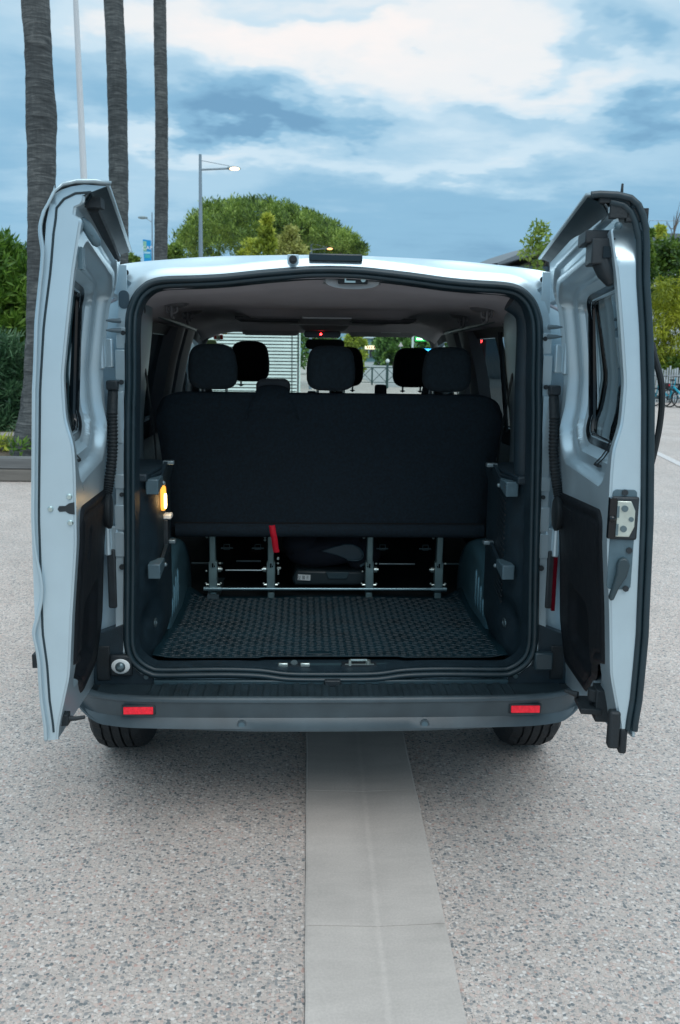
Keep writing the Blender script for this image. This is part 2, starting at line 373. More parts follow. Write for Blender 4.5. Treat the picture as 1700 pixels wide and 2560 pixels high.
# coat hooks / grab loops
for s in (-1, 1):
    for (x, y) in ((.615, 3.56), (.628, 4.15)):
        b = MB(); z = 1.775
        b.ball((s*(x-.01), y, z+.005), (.055, .06, .02)); b.tube(catmull([(s*x, y-.03, z+.0), (s*x, y-.032, z-.035), (s*x, y-.02, z-.05), (s*x, y+.02, z-.05), (s*x, y+.032, z-.035), (s*x, y+.03, z)], 4), .0075)
        b.tube(catmull([(s*x-.018, y-.02, z+.0), (s*x-.018, y-.02, z-.030), (s*x+.018, y-.02, z-.030), (s*x+.018, y-.02, z+.0)], 5), .006)
        b.build('coat_hook', mat('hook_plastic', (.15, .15, .16), .4), head)
# roof latch striker at the top of the opening
b = MB(); P = []
for i in range(13):
    a = math.pi*i/12; P.append([(.055+.088*math.cos(a)*k, 2.985-.012*k, 1.832-.030*math.sin(a)**.6*k**.5) for k in (0, .5, .85, 1)]+[(.055+.095*math.cos(a), 3.03, 1.822)])
b.grid(P); b.build('latch_cover', mat('pale_plastic', (.50, .53, .55), .5), VAN, smooth=60, solid=.004)
b = MB(); b.box((.055, 2.962, 1.829), (.096, .02, .026)); lb = b.build('upper_latch', BLACKP, VAN, bevel=.003)
b = MB(); b.cyl((.088, 2.945, 1.829), (.088, 2.955, 1.829), .008); b.box((.045, 2.95, 1.822), (.035, .008, .006)); b.box((.03, 2.948, 1.829), (.005, .008, .014)); b.build('striker', STEEL, lb)

# interior linings: D-pillar inner metal, pillars -----------------------------
PIL = mat('pillar_plastic', (.13, .135, .15), .6, 0, .08, 8)
for s in (-1, 1):
    b = MB(); P = []                         # pale quarter panel between opening and first window
    for z in [1.06+.05*q for q in range(15)]:
        lean = .05*sm(z, 1.25, 1.78)
        P.append([(s*(x-lean), y, z) for x, y in ((.80, 3.02), (.745, 3.10), (.728, 3.22), (.722, 3.36), (.728, 3.48), (.742, 3.56), (.75, 3.62), (.80, 3.66))])
    b.grid(P); b.build('quarter_panel', QPAINT, VAN, smooth=60)
    for y0, y1, nm_ in ((3.66, 3.86, .012), (4.74, 4.98, 0), (5.16, 5.46, 0)):
        b = MB(); P = []
        for z in [1.12+.0525*q for q in range(13)]:
            xx = lerp(z, [1.12, 1.35, 1.55, 1.76], [.865, .845, .805, .745])
            P.append([(s*(xx+.06), y0-.01, z), (s*xx, y0, z), (s*(xx-.018), (y0+y1)/2-.04, z), (s*(xx-.018), (y0+y1)/2+.04, z), (s*xx, y1, z), (s*(xx+.06), y1+.01, z)])
        b.grid(P); b.build('window_pillar', PIL if y0 > 4 else BLACKP, VAN, smooth=40)
    b = MB(); b.tube(catmull([(s*.62, 5.78, 1.775), (s*.72, 5.86, 1.72), (s*.79, 6.05, 1.60), (s*.83, 6.4, 1.38), (s*.85, 6.75, 1.17)], 4), .026, 10); b.build('windscreen_pillar', PIL, VAN)
    b = MB(); b.tube([(s*.84, 4.08, 1.25), (s*.79, 4.08, 1.70)], .010); b.build('window_divider', DKRUB, VAN)
    b = MB(); b.tube([(s*.700, 3.0, 1.755), (s*.72, 3.3, 1.755), (s*.735, 5.3, 1.725)], .012, 8); b.build('roof_rail_trim', GREYP, VAN)
    b = MB(); P = []                         # dark band under the windows
    P = [[(s*x, y, z) for y in (3.05, 3.7, 5.5)] for x, z in ((.70, .9), (.75, 1.08), (.80, 1.16), (.86, 1.18))]
    b.grid(P); b.build('lower_wall_trim', SIDETRIM, VAN, smooth=50)
    b = MB(); b.tube([(s*.692, 3.30, 1.74), (s*.700, 3.42, 1.52), (s*.697, 3.56, 1.28), (s*.697, 3.62, 1.10)], .022, 6, flat=(.1, 1)); b.build('seat_belt', DKRUB, VAN)
    b = MB(); b.ball((s*.695, 3.3, 1.74), (.022, .03, .03)); b.build('belt_guide', BLACKP, VAN)
# right D-pillar padded trim (thick dark moulding) and a thin one at left
b = MB(); b.tube(catmull([(.585, 3.00, 1.775), (.628, 3.00, 1.745), (.645, 3.0, 1.69), (.648, 3.0, 1.5), (.655, 3.0, 1.3), (.66, 3.0, 1.17)], 5), .042, 12, flat=(1, .9)); b.build('pillar_trim', SIDETRIM, VAN, smooth=60)
b = MB(); b.tube(catmull([(-.650, 2.96, 1.70), (-.658, 2.96, 1.5), (-.662, 2.96, 1.3), (-.668, 2.96, 1.15)], 5), .008, 12); b.build('pillar_trim', SIDETRIM, VAN, smooth=60)

# lower side trims -------------------------------------------------------------
def side_trim(s):
    b = MB(); P = []
    for z in [.50+.02*q for q in range(35)]:
        row = []
        for q in range(25):
            t = q/24; y = 2.90+.42*t
            x = .662-.052*sm(t, .0, .35)-.008*t
            if z < .62: x -= -.02*(1-sm(z, .5, .62))
            x += .035*math.exp(-((y-3.02)/.055)**2-((z-.665)/.075)**2)*1.5     # oval recess low down
            x -= .012*sm(z, 1.12, 1.17)
            ytop = y
            row.append((s*x, ytop, z))
        P.append(row)
    P.append([(s*(.80 if q < 99 else 0), 2.90+.42*q/24, 1.185) for q in range(25)])
    b.grid(P)
    o = b.build('side_trim', SIDETRIM, VAN, smooth=50)
    b = MB()                                  # flat top shelf of the trim
    b.prism([(.62, 2.93), (.595, 3.30), (.66, 3.36), (.86, 3.36), (.86, 2.93)], lambda x, y, t: (s*x, y, t), 1.165, 1.192); b.build('trim_shelf', SIDETRIM, o, bevel=.006)
    for z in (1.150, .860):
        b = MB(); b.prism([(2.945, z+.022), (3.05, z+.022), (3.05, z-.01), (2.945, z-.03)], lambda y, q, t: (s*t, y, q), .585, .628)
        h = b.build('parcel_hook', GREYP, o, bevel=.004)
        b = MB(); b.prism([(3.05, z+.015), (3.20, z+.055), (3.20, z+.03), (3.05, z-.02)], lambda y, q, t: (s*t, y, q), .590, .602); b.build('bracket_arm', SIDETRIM, h)
        BRM = mat('bracket_metal', (.20, .27, .30), .35, .5); b = MB(); b.box((s*.588, 3.205, z+.048), (.04, .03, .014)); b.build('bracket_end', BRM, h, bevel=.003); b = MB(); b.ball((s*.586, 3.06, z-.006), .008); b.build('bracket_pin', BRM, h)
    # tie-down ring
    b = MB(); b.tube([(s*.618+.0, 3.02+.02*math.cos(a*.5236), .655+.014*math.sin(a*.5236)) for a in range(12)], .003, 6, closed=True); b.build('tie_down_ring', DSTEEL, o)
    return o
stl = side_trim(-1); strr = side_trim(1)
b = MB()
for q in range(18): b.box((.607, 3.10+.012*0, 1.10-.021*q), (.004, .13, .008), Matrix.Rotation(rad(14), 3, 'X'))
b.build('speaker_grille', BLACKP, strr)
# lit courtesy lamp on left trim
b = MB(); b.prism(rrect(3.14, 1.078, .030, .044, .022), lambda y, z, t: (-t, y, z), .594, .606); lm = b.build('courtesy_lamp', mat('amber_lens', (.7, .25, .03), .3, emit=(1, .42, .06), estr=1.2), stl, bevel=.003)
b = MB(); b.prism(rrect(3.14, 1.068, .016, .026, .012), lambda y, z, t: (-t, y, z), .590, .594); b.build('lamp_bulb', emis('lamp_glow', (1, .80, .40), 6), lm)
pl = D.lights.new('courtesy_light', 'POINT'); pl.energy = .10; pl.color = (1, .62, .25); pl.shadow_soft_size = .02
plo = D.objects.new('courtesy_light', pl); sc.collection.objects.link(plo); plo.location = (-.56, 3.14, 1.066); plo.parent = VAN; plo.matrix_parent_inverse = Matrix.Translation(-VAN.location)
b = MB(); b.box((-.593, 3.19, 1.005), (.03, .05, .018)); b.build('socket_cap', WHITEP, stl, bevel=.004)
b = MB(); b.box((-.60, 3.19, .93), (.02, .05, .13)); b.box((-.605, 3.17, .85), (.02, .07, .03)); b.build('wiring_cover', BLACKP, stl, bevel=.004)
# wheel arches ------------------------------------------------------------------
for s in (-1, 1):
    b = MB(); P = []
    for q in range(21):
        a = math.pi*q/20; cy, cz = 3.60, .50; ry, rz = .37, .335
        y = cy-ry*math.cos(a); z = cz+rz*math.sin(a)**.8
        row = []
        for k, x in enumerate((.86, .68, .645, .625, .612, .606)):
            sc_ = 1-.10*(k/5)**2
            row.append((s*x, cy-(ry*math.cos(a))*sc_, cz+(z-cz)*sc_))
        row.append((s*.603, cy-(ry*math.cos(a))*.84, cz+(z-cz)*.82)); row.append((s*.602, cy, cz))
        P.append(row)
    b.grid(P); wa = b.build('wheel_arch', ARCH, VAN, smooth=60)
    for q in range(4):
        b = MB(); y = 3.315+.05*q; zt = .50+.335*(max(0, 1-((y-3.60)/.355)**2))**.4*.86
        b.tube([(s*.612, y, .56), (s*.603, y, .62), (s*.603, y+.004, zt-.04), (s*.622, y+.01, zt)], .0065, 8); b.build('pressed_rib', ARCHR, wa, smooth=60)
# floor, sill --------------------------------------------------------------------
FLOORM = mat('floor_vinyl', (.006, .009, .011), .7, 0, .2, 20)
b = MB(); b.box((0, 4.85, .495), (1.70, 3.75, .05)); b.build('cabin_floor', FLOORM, VAN)
b = MB(); P = []
for q in range(53):
    x = -.66+.02538*q; dip = .017*(1-sm(abs(x), .15, .25))
    P.append([(x, 2.872, .500-dip), (x, 2.893, .512-dip), (x, 2.905, .526-dip*.3), (x, 2.99, .528)])
b.grid(P); sill = b.build('sill_plate', SIDETRIM, VAN, smooth=30)
for s in (-1, 1):
    b = MB()
    for q in range(13): b.box((s*(.275+.0265*q), 2.945, .5285), (.016, .035, .003))
    b.build('sill_ribs', SIDETRIM, sill)
b = MB(); b.prism([(-.245, 2.903), (.215, 2.903), (.245, 2.93), (.205, 2.952), (-.22, 2.952), (-.255, 2.93)], lambda x, y, t: (x, y, t), .512, .531); ct = b.build('latch_plate', mat('sill_grey', (.035, .07, .085), .42), sill, bevel=.004)
b = MB(); b.box((-.13, 2.922, .533), (.105, .03, .006)); b.build('striker_recess', BLACKP, ct)
for px_ in (-.168, -.092): b = MB(); b.box((px_, 2.911, .538), (.034, .014, .014)); b.build('striker_pad', STEEL, ct, bevel=.003)
b = MB(); b.cyl((-.13, 2.92, .534), (-.13, 2.915, .545), .012); b.build('striker_screw', DSTEEL, ct)
b = MB(); b.box((.095, 2.925, .534), (.12, .035, .008)); b.build('striker_recess', BLACKP, ct)
b = MB(); b.tube([(.065, 2.915, .54), (.065, 2.915, .553), (.12, 2.915, .553), (.12, 2.915, .54)], .004, 8); b.cyl((.125, 2.915, .538), (.125, 2.915, .552), .009); b.box((.062, 2.912, .545), (.008, .012, .02)); b.box((.095, 2.913, .538), (.10, .01, .004)); b.build('striker_loop', STEEL, ct)
# rubber door seal ---------------------------------------------------------------
b = MB()
b.tube(ring3(offl(S0, -.012), -.010), .0125, 10, closed=True, flat=(1, .8)); b.tube(ring3(offl(S0, -.027), .0), .0085, 8, closed=True); b.tube(ring3(offl(S0, -.002), -.004), .004, 6, closed=True)
b.build('door_seal', RUBBER, VAN, smooth=60)
# pillar plates, holes, hinges, buffers, wiring ----------------------------------
for s in (-1, 1):
    fr = []
    for z0, z1 in ((1.73, 1.86), (1.60, 1.665), (1.50, 1.595), (1.30, 1.465), (1.155, 1.20), (1.02, 1.10), (.93, 1.01)):
        xm = lerp((z0+z1)/2, [.5, 1.14, 1.5, 1.7], [.705, .692, .682, .674])+.004
        b = MB(); b.box((s*xm, Yr((z0+z1)/2)-.005, (z0+z1)/2), (.030, .006, z1-z0)); b.build('pillar_plate', PAINTE, frame, bevel=.0015)
    for x, z, r in ((.667, 1.837, .009), (.673, 1.648, .0075), (.681, 1.494, .0075), (.688, 1.135, .007), (.694, .895, .009)):
        b = MB(); b.cyl((s*x, Yr(z)-.004, z), (s*x, Yr(z)-.010, z), r, 16); b.build('hole_disc', BLACKP, frame)  # black disc stands in for the shade inside an open hole
    b = MB(); b.prism(rrect(s*.672, 1.752, .016, .028, .015), lambda x, z, t: (x, t, z), Yr(1.75)-.010, Yr(1.75)); 
    if s < 0: b.build('rubber_plug', mat('plug_rubber', (.05, .09, .12), .5), frame)
    for z in (1.685, 1.655):
        b = MB(); b.tube([(s*.68, 2.875, z), (s*.705, 2.86, z), (s*.72, 2.85, z)], [.008, .006, .002], 8); b.build('hinge_pin', GREYP, frame)
    # hinges with a knuckle
    for z in (1.585, .985):
        b = MB(); b.box((s*.722, 2.87, z), (.035, .03, .09)); b.cyl((s*.738, 2.852, z-.05), (s*.738, 2.852, z+.05), .012); b.build('door_hinge', PAINTE, frame, bevel=.004)
    # corrugated wiring conduit from body to door
    pts = catmull([(s*.707, 2.868, 1.475), (s*.708, 2.845, 1.40), (s*.706, 2.82, 1.28), (s*.716, 2.79, 1.17), (s*.728, 2.76, 1.115)], 22)
    b = MB(); b.tube(pts, [.0155+(.0022 if i % 2 else -.0018) if i > 22 else .0165 for i in range(len(pts))], 12)
    b.build('wiring_conduit', DKRUB, VAN, smooth=30)
    b = MB(); b.box((s*.707, 2.862, 1.485), (.036, .04, .03)); b.build('conduit_boot', BLACKP, frame, bevel=.005)
    # lower corner blocks of the bumper
    b = MB(); b.prism([(.598, .486), (.80, .486), (.80, .66), (.695, .70), (.70, .60), (.675, .555), (.64, .525), (.60, .512)], lambda x, z, t: (s*x, t, z), 2.855, 2.95)
    bk = b.build('corner_block', SIDETRIM, VAN, bevel=.004)
    b = MB(); b.cyl((s*.625, 2.85, .517), (s*.625, 2.858, .517), .008); b.build('block_screw', DSTEEL, bk)
    if s < 0:
        b = MB(); b.box((-.705, 2.848, .56), (.075, .02, .075)); bb = b.build('buffer_base', BLACKP, bk, bevel=.008)
        b = MB(); b.ball((-.705, 2.836, .56), (.031, .006, .026)); b.build('white_ring', mat('buffer_white', (.75, .8, .8), .3), bk)
        b = MB(); b.ball((-.705, 2.830, .56), (.017, .012, .017)); b.build('buffer_stop', DSTEEL, bk)
    else:
        b = MB(); b.box((.715, 2.845, .575), (.062, .03, .062)); b.build('buffer_base', mat('block_grey', (.03, .055, .068), .4), bk, bevel=.006)
    b = MB(); b.box((s*.765, 2.88, .565), (.045, .06, .12)); b.build('corner_cover', DKRUB, bk, bevel=.004)
    # tail lamps on the body corner
    b = MB(); b.prism(rrect(.865, 1.15, .070, .34, .04), lambda x, z, t: (s*x, t+.45*max(0, x-.80), z), 2.872, 2.93); tl = b.build('tail_light', REDL, VAN, bevel=.006)
    b = MB(); b.box((s*.748, 2.87, 1.36), (.004, .05, .30)); b.build('lens_edge', REDL, tl) if s > 0 else None
    b = MB(); b.box((s*.728, 2.862, .855), (.028, .025, .20)); b.build('lower_housing', BLACKP, tl, bevel=.006)
b = MB(); b.box((.739, 2.848, .845), (.012, .01, .19)); b.build('lens_strip', REDL, tl)
# header: brake light bar and stop
b = MB(); P = [[(x, 2.938+.02*t, 1.889+.014*t+(.0)-.02*x*x) for t in (0, 1)] for x in (-.09, -.03, .03, .09)]
b.prism([(-.088, 1.883), (.083, 1.882), (.083, 1.906), (-.088, 1.907)], lambda x, z, t: (x, t, z), 2.928, 2.96); b.build('brake_light', mat('brake_bar', (.008, .02, .028), .25), VAN, bevel=.004)
b = MB(); b.box((-.139, 2.938, 1.886), (.036, .006, .034)); bs = b.build('stop_plate', PAINT, frame, bevel=.002)
b = MB(); b.cyl((-.139, 2.936, 1.886), (-.139, 2.918, 1.886), .013); b.cyl((-.139, 2.922, 1.886), (-.139, 2.914, 1.886), .007); b.build('rubber_stop', DKRUB, frame)
# bumper -----------------------------------------------------------------------------
path = [(-.955, 3.35), (-.945, 3.10), (-.915, 2.95), (-.87, 2.85), (-.80, 2.765), (-.70, 2.722), (-.58, 2.705), (-.3, 2.698), (0, 2.695)]
path = path+[(-x, y) for x, y in reversed(path[:-1])]
pp = catmull([(x, y, 0) for x, y in path], 5)
b = MB(); P = []
for i, p in enumerate(pp):
    t = (pp[min(i+1, len(pp)-1)]-pp[max(i-1, 0)]).normalized(); n = Vector((-t.y, t.x, 0))*1.0; n = n if n.y > 0 or abs(p.x) > .9 else -n
    n = Vector((-p.x*.3, 1, 0)).normalized() if abs(p.x) < .7 else Vector((-math.copysign(1, p.x), .6*(1-sm(abs(p.x), .8, .95)), 0)).normalized()
    c = sm(abs(p.x), .72, .95); zb = .382+.012*sm(abs(p.x), .2, .7)+.075*c
    prof = [(.024, .500), (.010, .503), (.004, .501), (.0, .495), (.0, .487), (.005, .484), (.011, .437), (.0125, .431), (.010, .4285), (-.004, .400), (-.002, zb+.008), (.015, zb), (.10, zb)]
    prof = [(d, max(z, zb+.002) if z < .45 else z) for d, z in prof]
    P.append([p+n*d+Vector((0, 0, z)) for d, z in prof])
b.grid(P); bump = b.build('rear_bumper', BUMPER, VAN, smooth=38)
b = MB(); P = []
for q in range(193):
    x = -.775+q*.00807; h = .0065 if (q % 6) in (2, 3, 4) and abs(x) < .60 else 0
    y0 = 2.716+.27*max(0, abs(x)-.62)**1.15
    P.append([(x, y0, .4925), (x, y0+.004, .4930+h*.7), (x, y0+.04, .4925+h), (x, 2.835, .4925+h), (x, 2.850, .4925+h)])
b.grid(P); b.build('step_tread', TREAD, bump, smooth=20)
b = MB(); b.prism([(-.60, .490), (.60, .490), (.60, .5085), (-.60, .5085)], lambda x, z, t: (x, t, z), 2.840, 2.858); b.build('step_riser', mat('riser_grey', (.030, .062, .078), .38), bump, bevel=.005)
b = MB(); b.box((0, 2.834, .502), (.055, .022, .022)); b.build('centre_stop', BLACKP, bump, bevel=.004)
for s in (-1, 1):
    b = MB(); b.box((s*.626, 2.713, .4585), (.108, .012, .034)); hs = b.build('reflector_housing', BLACKP, bump, bevel=.004)
    b = MB(); b.box((s*.626, 2.706, .4585), (.094, .006, .024)); b.build('reflector', REDREF, bump, bevel=.002)
    b = MB(); b.cyl((s*.296, 2.712, .411), (s*.296, 2.6975, .411), .0155, 20); pk = b.build('parking_sensor', BUMPER, bump)
    b = MB(); b.cyl((s*.296, 2.706, .411), (s*.296, 2.6965, .411), .010, 20); b.build('sensor_face', GREYP, pk)
b = MB(); b.ball((-.37, 2.80, .36), (.03, .006, .008)); 
# wheels ---------------------------------------------------------------------------------
def wheel(x, y, s):
    b = MB(); P = []
    prof = [(-.108, .20), (-.112, .26), (-.105, .30), (-.088, .322)]
    for g in (-.052, -.018, .018, .052): prof += [(g-.007, .3345), (g-.0045, .3345), (g-.003, .325), (g+.003, .325), (g+.0045, .3345)]
    prof += [(.088, .322), (.105, .30), (.112, .26), (.108, .20)]
    n = 96
    for i in range(n):
        a = 2*math.pi*i/n; row = []
        for j, (dx, r) in enumerate(prof):
            if i % 4 == 0 and r > .33 and abs(dx) > .03: r -= .005
            if i % 4 == 0 and .29 < r < .33: r -= .004
            row.append((x+dx, y+r*math.cos(a), .3345+r*math.sin(a)))
        P.append(row)
    b.grid(P, True, False); b2 = MB(); b2.cyl((x-.09, y, .3345), (x+.09, y, .3345), .205, 32); rim = b2.build('wheel', DSTEEL, VAN)
    b.build('tyre', TYRE, rim, smooth=25)
for s in (-1, 1): wheel(s*.812, 3.50, s); wheel(s*.81, 6.85, s)
b = MB(); b.tube([(-.70, 3.50, .33), (.70, 3.50, .33)], .035); b.box((0, 3.3, .36), (1.2, .3, .04)); b.build('rear_axle', DKRUB, VAN)
# ============================================================ REAR DOORS
DA = rad(7)
def dpt(s, u, w_, z): return Vector((s*(.84-u*math.sin(DA)-w_*math.cos(DA)), 2.845-u*math.cos(DA)+w_*math.sin(DA), z))
WZ = [.5, .6, .67, .8, .956, 1.13, 1.3, 1.37, 1.43, 1.53, 1.65, 1.77, 1.9, 1.94]
WI = [.03, .035, .042, .073, .085, .102, .106, .105, .089, .087, .103, .12, .145, .152]
def wsm(z): return (lerp(z-.02, WZ, WI)+lerp(z, WZ, WI)*2+lerp(z+.02, WZ, WI))/4
OZ = [.55, .65, .78, .9, 1.2, 1.5, 1.65, 1.77, 1.87, 1.93, 2.0]
OW0 = [.018, .008, .0, -.007, -.003, .013, .028, .048, .060, .080, .10]
OW = list(OW0)
def zmap(u, z):
    if z < .95:
        zb = .487+.150*(u/.755)
        z = zb+(z-.5)*(.95-zb)/.45
    if z > 1.70: z += (u-.755)*.085*sm(z, 1.70, 1.88)
    return z
GU0, GU1, GZ0, GZ1 = .125, .688, 1.335, 1.798
gc = ((GU0+GU1)/2, (GZ0+GZ1)/2, (GU1-GU0)/2, (GZ1-GZ0)/2)
def win(u, z):
    zq = .637+(z-.5)*.313/.45 if z < .95 else z
    w_ = wsm(zq)+.018*(1-min(u, .755)/.755)*sm(z, 1.2, 1.45)
    r1 = rsdf(u, z, .380, 1.562, .340, .298, .12); w_ -= .040*sm(-r1, -.004, .020)
    r2 = rsdf(u, z, .402, 1.566, .302, .256, .10); w_ -= .020*sm(-r2, 0, .012)
    r2 = rsdf(u, z, .405, 1.566, .290, .242, .09); w_ -= .010*sm(-r2, 0, .010)
    # groove where the seal sits when closed, along hinge side and top
    gr = rsdf(u, z, .46, 1.20, .44, .705, .09); w_ -= .016*sm(gr, -.022, -.012)*(1-sm(gr, .004, .014))*sm(z, 1.25, 1.7)
    w_ -= .018*sm(u, .70, .755)*sm(z, .5, .9)*0
    return w_
def winp(u, z): return win(u, z)-.058*sm(-rsdf(u, z, .36, .86, .27, .24, .10), .0, .05)
def make_door(s):
    nm = 'rear_door'
    ad_ = [-.012, -.008, -.002, .004, .009, .012, .012, .008, .003, 0, 0] if s > 0 else [-.010, -.006, 0, 0, 0, 0, 0, 0, 0, 0, 0]
    OW[:] = [p+q for p, q in zip(OW0, ad_)]
    # outer skin: profile up the door, hooking over at the top -----------------
    prof = []
    for q in range(140):
        z = .5+q*.0105
        if z > 1.90: break
        w_ = lerp(z, OZ, OW)
        if s < 0: w_ += .006*sm(z, .7, 1.0)*(1-sm(z, 1.5, 1.8))+.015*math.exp(-((z-1.03)/.07)**2)-.006*math.exp(-((z-.9)/.05)**2)-.010*sm(z, 1.80, 1.86)
        prof.append((w_, z))
    prof += [(.070, 1.915), (.082, 1.938), (.100, 1.954), (.13, 1.962), (.17, 1.964), (.205, 1.960)]
    us = [0, .01, .1, .2, .3, .4, .5, .6, .7, .755, .775]
    def inglass(u, z): return rsdf(u, z, *gc, .075) < -.024
    ufine = [0, .01]+[.03+.0093*q for q in range(79)]+([.774] if s < 0 else [.760])
    b = MB(); P = [[dpt(s, u, w_+(.006 if u > .77 else 0), zmap(u, z)) for w_, z in prof] for u in ufine]
    b.grid(P, skip=lambda i, j: prof[j][1] < 1.9 and inglass(ufine[i]+.005, prof[j][1]+.005))
    door = b.build(nm, PAINT, VAN, smooth=50, solid=.006)
    if s > 0: door['label'] = 'rear door on the right with latch, trim handle and wiper'
    else: door['label'] = 'rear door on the left with plain white closing edge'
    # inner pressed panel plus closing-edge face ----------------------------------
    zs = [.5+.006*q for q in range(240)]
    zs = [z for z in zs if z <= 1.935]
    uc = [.0+.0055*q for q in range(137)]+[.7525, .755]
    b = MB(); P = []
    for u in uc: P.append([dpt(s, u, winp(u, z)-(.004 if u > .7535 else 0), zmap(u, z)) for z in zs])
    for k in (.0, .15, .3, .5, .7, .85, .95, 1.0):
        row = []
        for z in zs:
            wi = win(.755, z)-.006; wo = lerp(z, OZ, OW)+(.017 if s > 0 else .007)
            if wo > wi: wo = wi
            cut = .075*sm(z, 1.86, 1.93)*k       # rounded shoulder at the very top
            uu = .7575+.0*k-.007*math.sin(math.pi*min(1, k*1.1))*0
            if s > 0 and z > 1.80: uu -= .04*sm(z, 1.80, 1.90)
            row.append(dpt(s, uu, wi+(wo-wi)*k, zmap(.755, z)-cut*.3))
        P.append(row)
    P.append([dpt(s, .7575-(.04 if s > 0 else 0), lerp(z, OZ, OW)+.004, zmap(.755, z)+(.02*sm(z, 1.85, 1.93))) for z in zs])
    nu = len(uc)
    b.grid(P, skip=lambda i, j: i < nu-1 and inglass(uc[i]+.003, zs[j]+.003))
    # close hinge edge, top and bottom
    b.grid([[dpt(s, 0, w0, zmap(0, z)) for z in zs] for w0 in (.006,)]+[[dpt(s, 0, win(0, z), zmap(0, z)) for z in zs]])
    b.grid([[dpt(s, u, win(u, .5), zmap(u, .5)) for u in uc], [dpt(s, u, .02, zmap(u, .5)) for u in uc]])
    b.grid([[dpt(s, u, win(u, 1.932), zmap(u, 1.932)) for u in uc], [dpt(s, u, .17, zmap(u, 1.958)) for u in uc]])
    if s < 0:
        T_ = []; S_ = []
        for k in (.0, .15, .3, .5, .7, .85, 1.0):
            z = zs[-1]; wi = win(.755, z)-.006; wo = lerp(z, OZ, OW)+.007; cut = .075*k
            T_.append(dpt(s, .7575, wi+(wo-wi)*k, zmap(.755, z)-cut*.3))
            S_.append(dpt(s, .7575, lerp(k, [0, .3, .6, .85, 1], [.198, .15, .108, .086, .072]), lerp(k, [0, .3, .6, .85, 1], [1.956, 1.958, 1.950, 1.936, 1.915])))
        b.grid([T_, S_])
    b.build('inner_panel', PAINTE, door, smooth=40)
    # window: pane with dark printed border --------------------------------------------
    def pan(off): 
        def f(a, z, t): return dpt(s, a, win(a, 1.56)-.004+t+off+(wsm(z)-wsm(1.56)), zmap(a, z))
        return f
    def gsurf(k, off):         # concentric rounded outlines
        o = rrect(*gc[:2], gc[2]-k, gc[3]-k, max(.02, .075-k), 8)
        return [dpt(s, a, lerp(z, OZ, OW)+off, zmap(a, z)) for a, z in o]
    def gsi(k, off):
        o = rrect(*gc[:2], gc[2]-k, gc[3]-k, max(.02, .075-k), 8)
        return [dpt(s, a, win(a, z)+off, zmap(a, z)) for a, z in o]
    b = MB(); b.grid([gsi(-.004, -.006), gsi(-.002, .004), gsi(.014, .002), gsi(.026, -.003), gsi(.029, -.010), gsurf(.022, .004)], False, True)
    fr = b.build('window_border', FRIT, door, smooth=40)
    b = MB(); P = []
    for q in range(21):
        z = GZ0+.02+q*(GZ1-GZ0-.04)/20; P.append([dpt(s, u, win(.36, z)-.006, zmap(u, z)) for u in [GU0+.02+(GU1-GU0-.04)*k/20 for k in range(21)]])
    b.grid(P); b.build('window', DTINT, door, smooth=60)
    b = MB()
    if False:
        for q in range(6): b.tube([dpt(s, GU0+.03, win(.36, GZ0+.04+.03*q)-.001, zmap(.2, GZ0+.04+.03*q)), dpt(s, GU1-.03, win(.36, GZ0+.04+.03*q)-.001, zmap(.6, GZ0+.04+.03*q))], .0004, 4)
        b.build('heating_wires', FRIT, door)
    # heater tails
    b = MB()
    for k in ((0, .03) if s > 0 else (0,)): 
        pts = [(.47+k, 1.362), (.455+k, 1.345), (.44+k, 1.32), (.438+k, 1.300)]
        b.tube([dpt(s, u, win(u, z)+.012, z) for u, z in pts], .0022, 6); b.ball(dpt(s, .43+k, win(.43, 1.295)+.004, 1.296), (.008, .016, .004))
    b.build('heater_wire', DKRUB, door)
    # trim panel --------------------------------------------------------------------------
    U0, U1 = .028, .700
    def ztp(u):
        z = 1.163+.078*(u-U0); r = .06
        for d in (u-U0, U1-u):
            if d < r: z -= r-math.sqrt(max(0, r*r-(r-d)**2))
        return z
    def zbt(u):
        z = lerp(u, [.0, .05, .34, .40, .535, .575, .69, .72], [.62, .57, .590, .625, .715, .765, .80, .83])
        return z
    b = MB(); P = []; nu, nv = 72, 70
    for i in range(nu+1):
        u = U0+(U1-U0)*i/nu; row = []
        for j in range(nv+1):
            v = j/nv; z0, z1 = zbt(u), ztp(u); z = z0+(z1-z0)*v
            ed = min((z1-z), (z-z0), u-U0, U1-u)
            zi = .5+(z-(.487+.150*u/.755))*.45/(.95-(.487+.150*u/.755)) if z < .95 else z
            w_ = win(u, zi)+.013*sm(ed, 0, .014)-.004
            w_ -= .006*sm(ed, .022, .03)*(1-sm(ed, .034, .044))
            pk = rsdf(u, z, .36, .80, .17, .115, .07) if s > 0 else rsdf(u, z, .40, .80, .20, .13, .06)
            w_ -= .050*sm(-pk, 0, .05)*(.35+.65*sm(u, .15, .45))
            if s < 0:
                k = rsdf(u, z, .52, 1.08, .035, .05, .03); w_ -= .018*sm(-k, 0, .015)
            row.append(dpt(s, u, w_, z))
        P.append(row)
    b.grid(P); tr = b.build('trim_panel', TRIM, door, smooth=60)
    # round cap where the wiring enters
    c = dpt(s, .085, wsm(1.10)+.012, 1.095); n = (dpt(s, .085, .2, 1)-dpt(s, .085, .1, 1)).normalized()
    b = MB(); b.tube([c-n*.006, c+n*.004, c+n*.012, c+n*.016, c+n*.0175], [.050, .056, .056, .048, .02], 28); b.build('wiring_cap', DKRUB, door, smooth=40)
    # rubber edge on the closing side -------------------------------------------------------
    b = MB()
    zz = [.53+.03*q for q in range(46)]
    zz = [z for z in zz if z < 1.90]
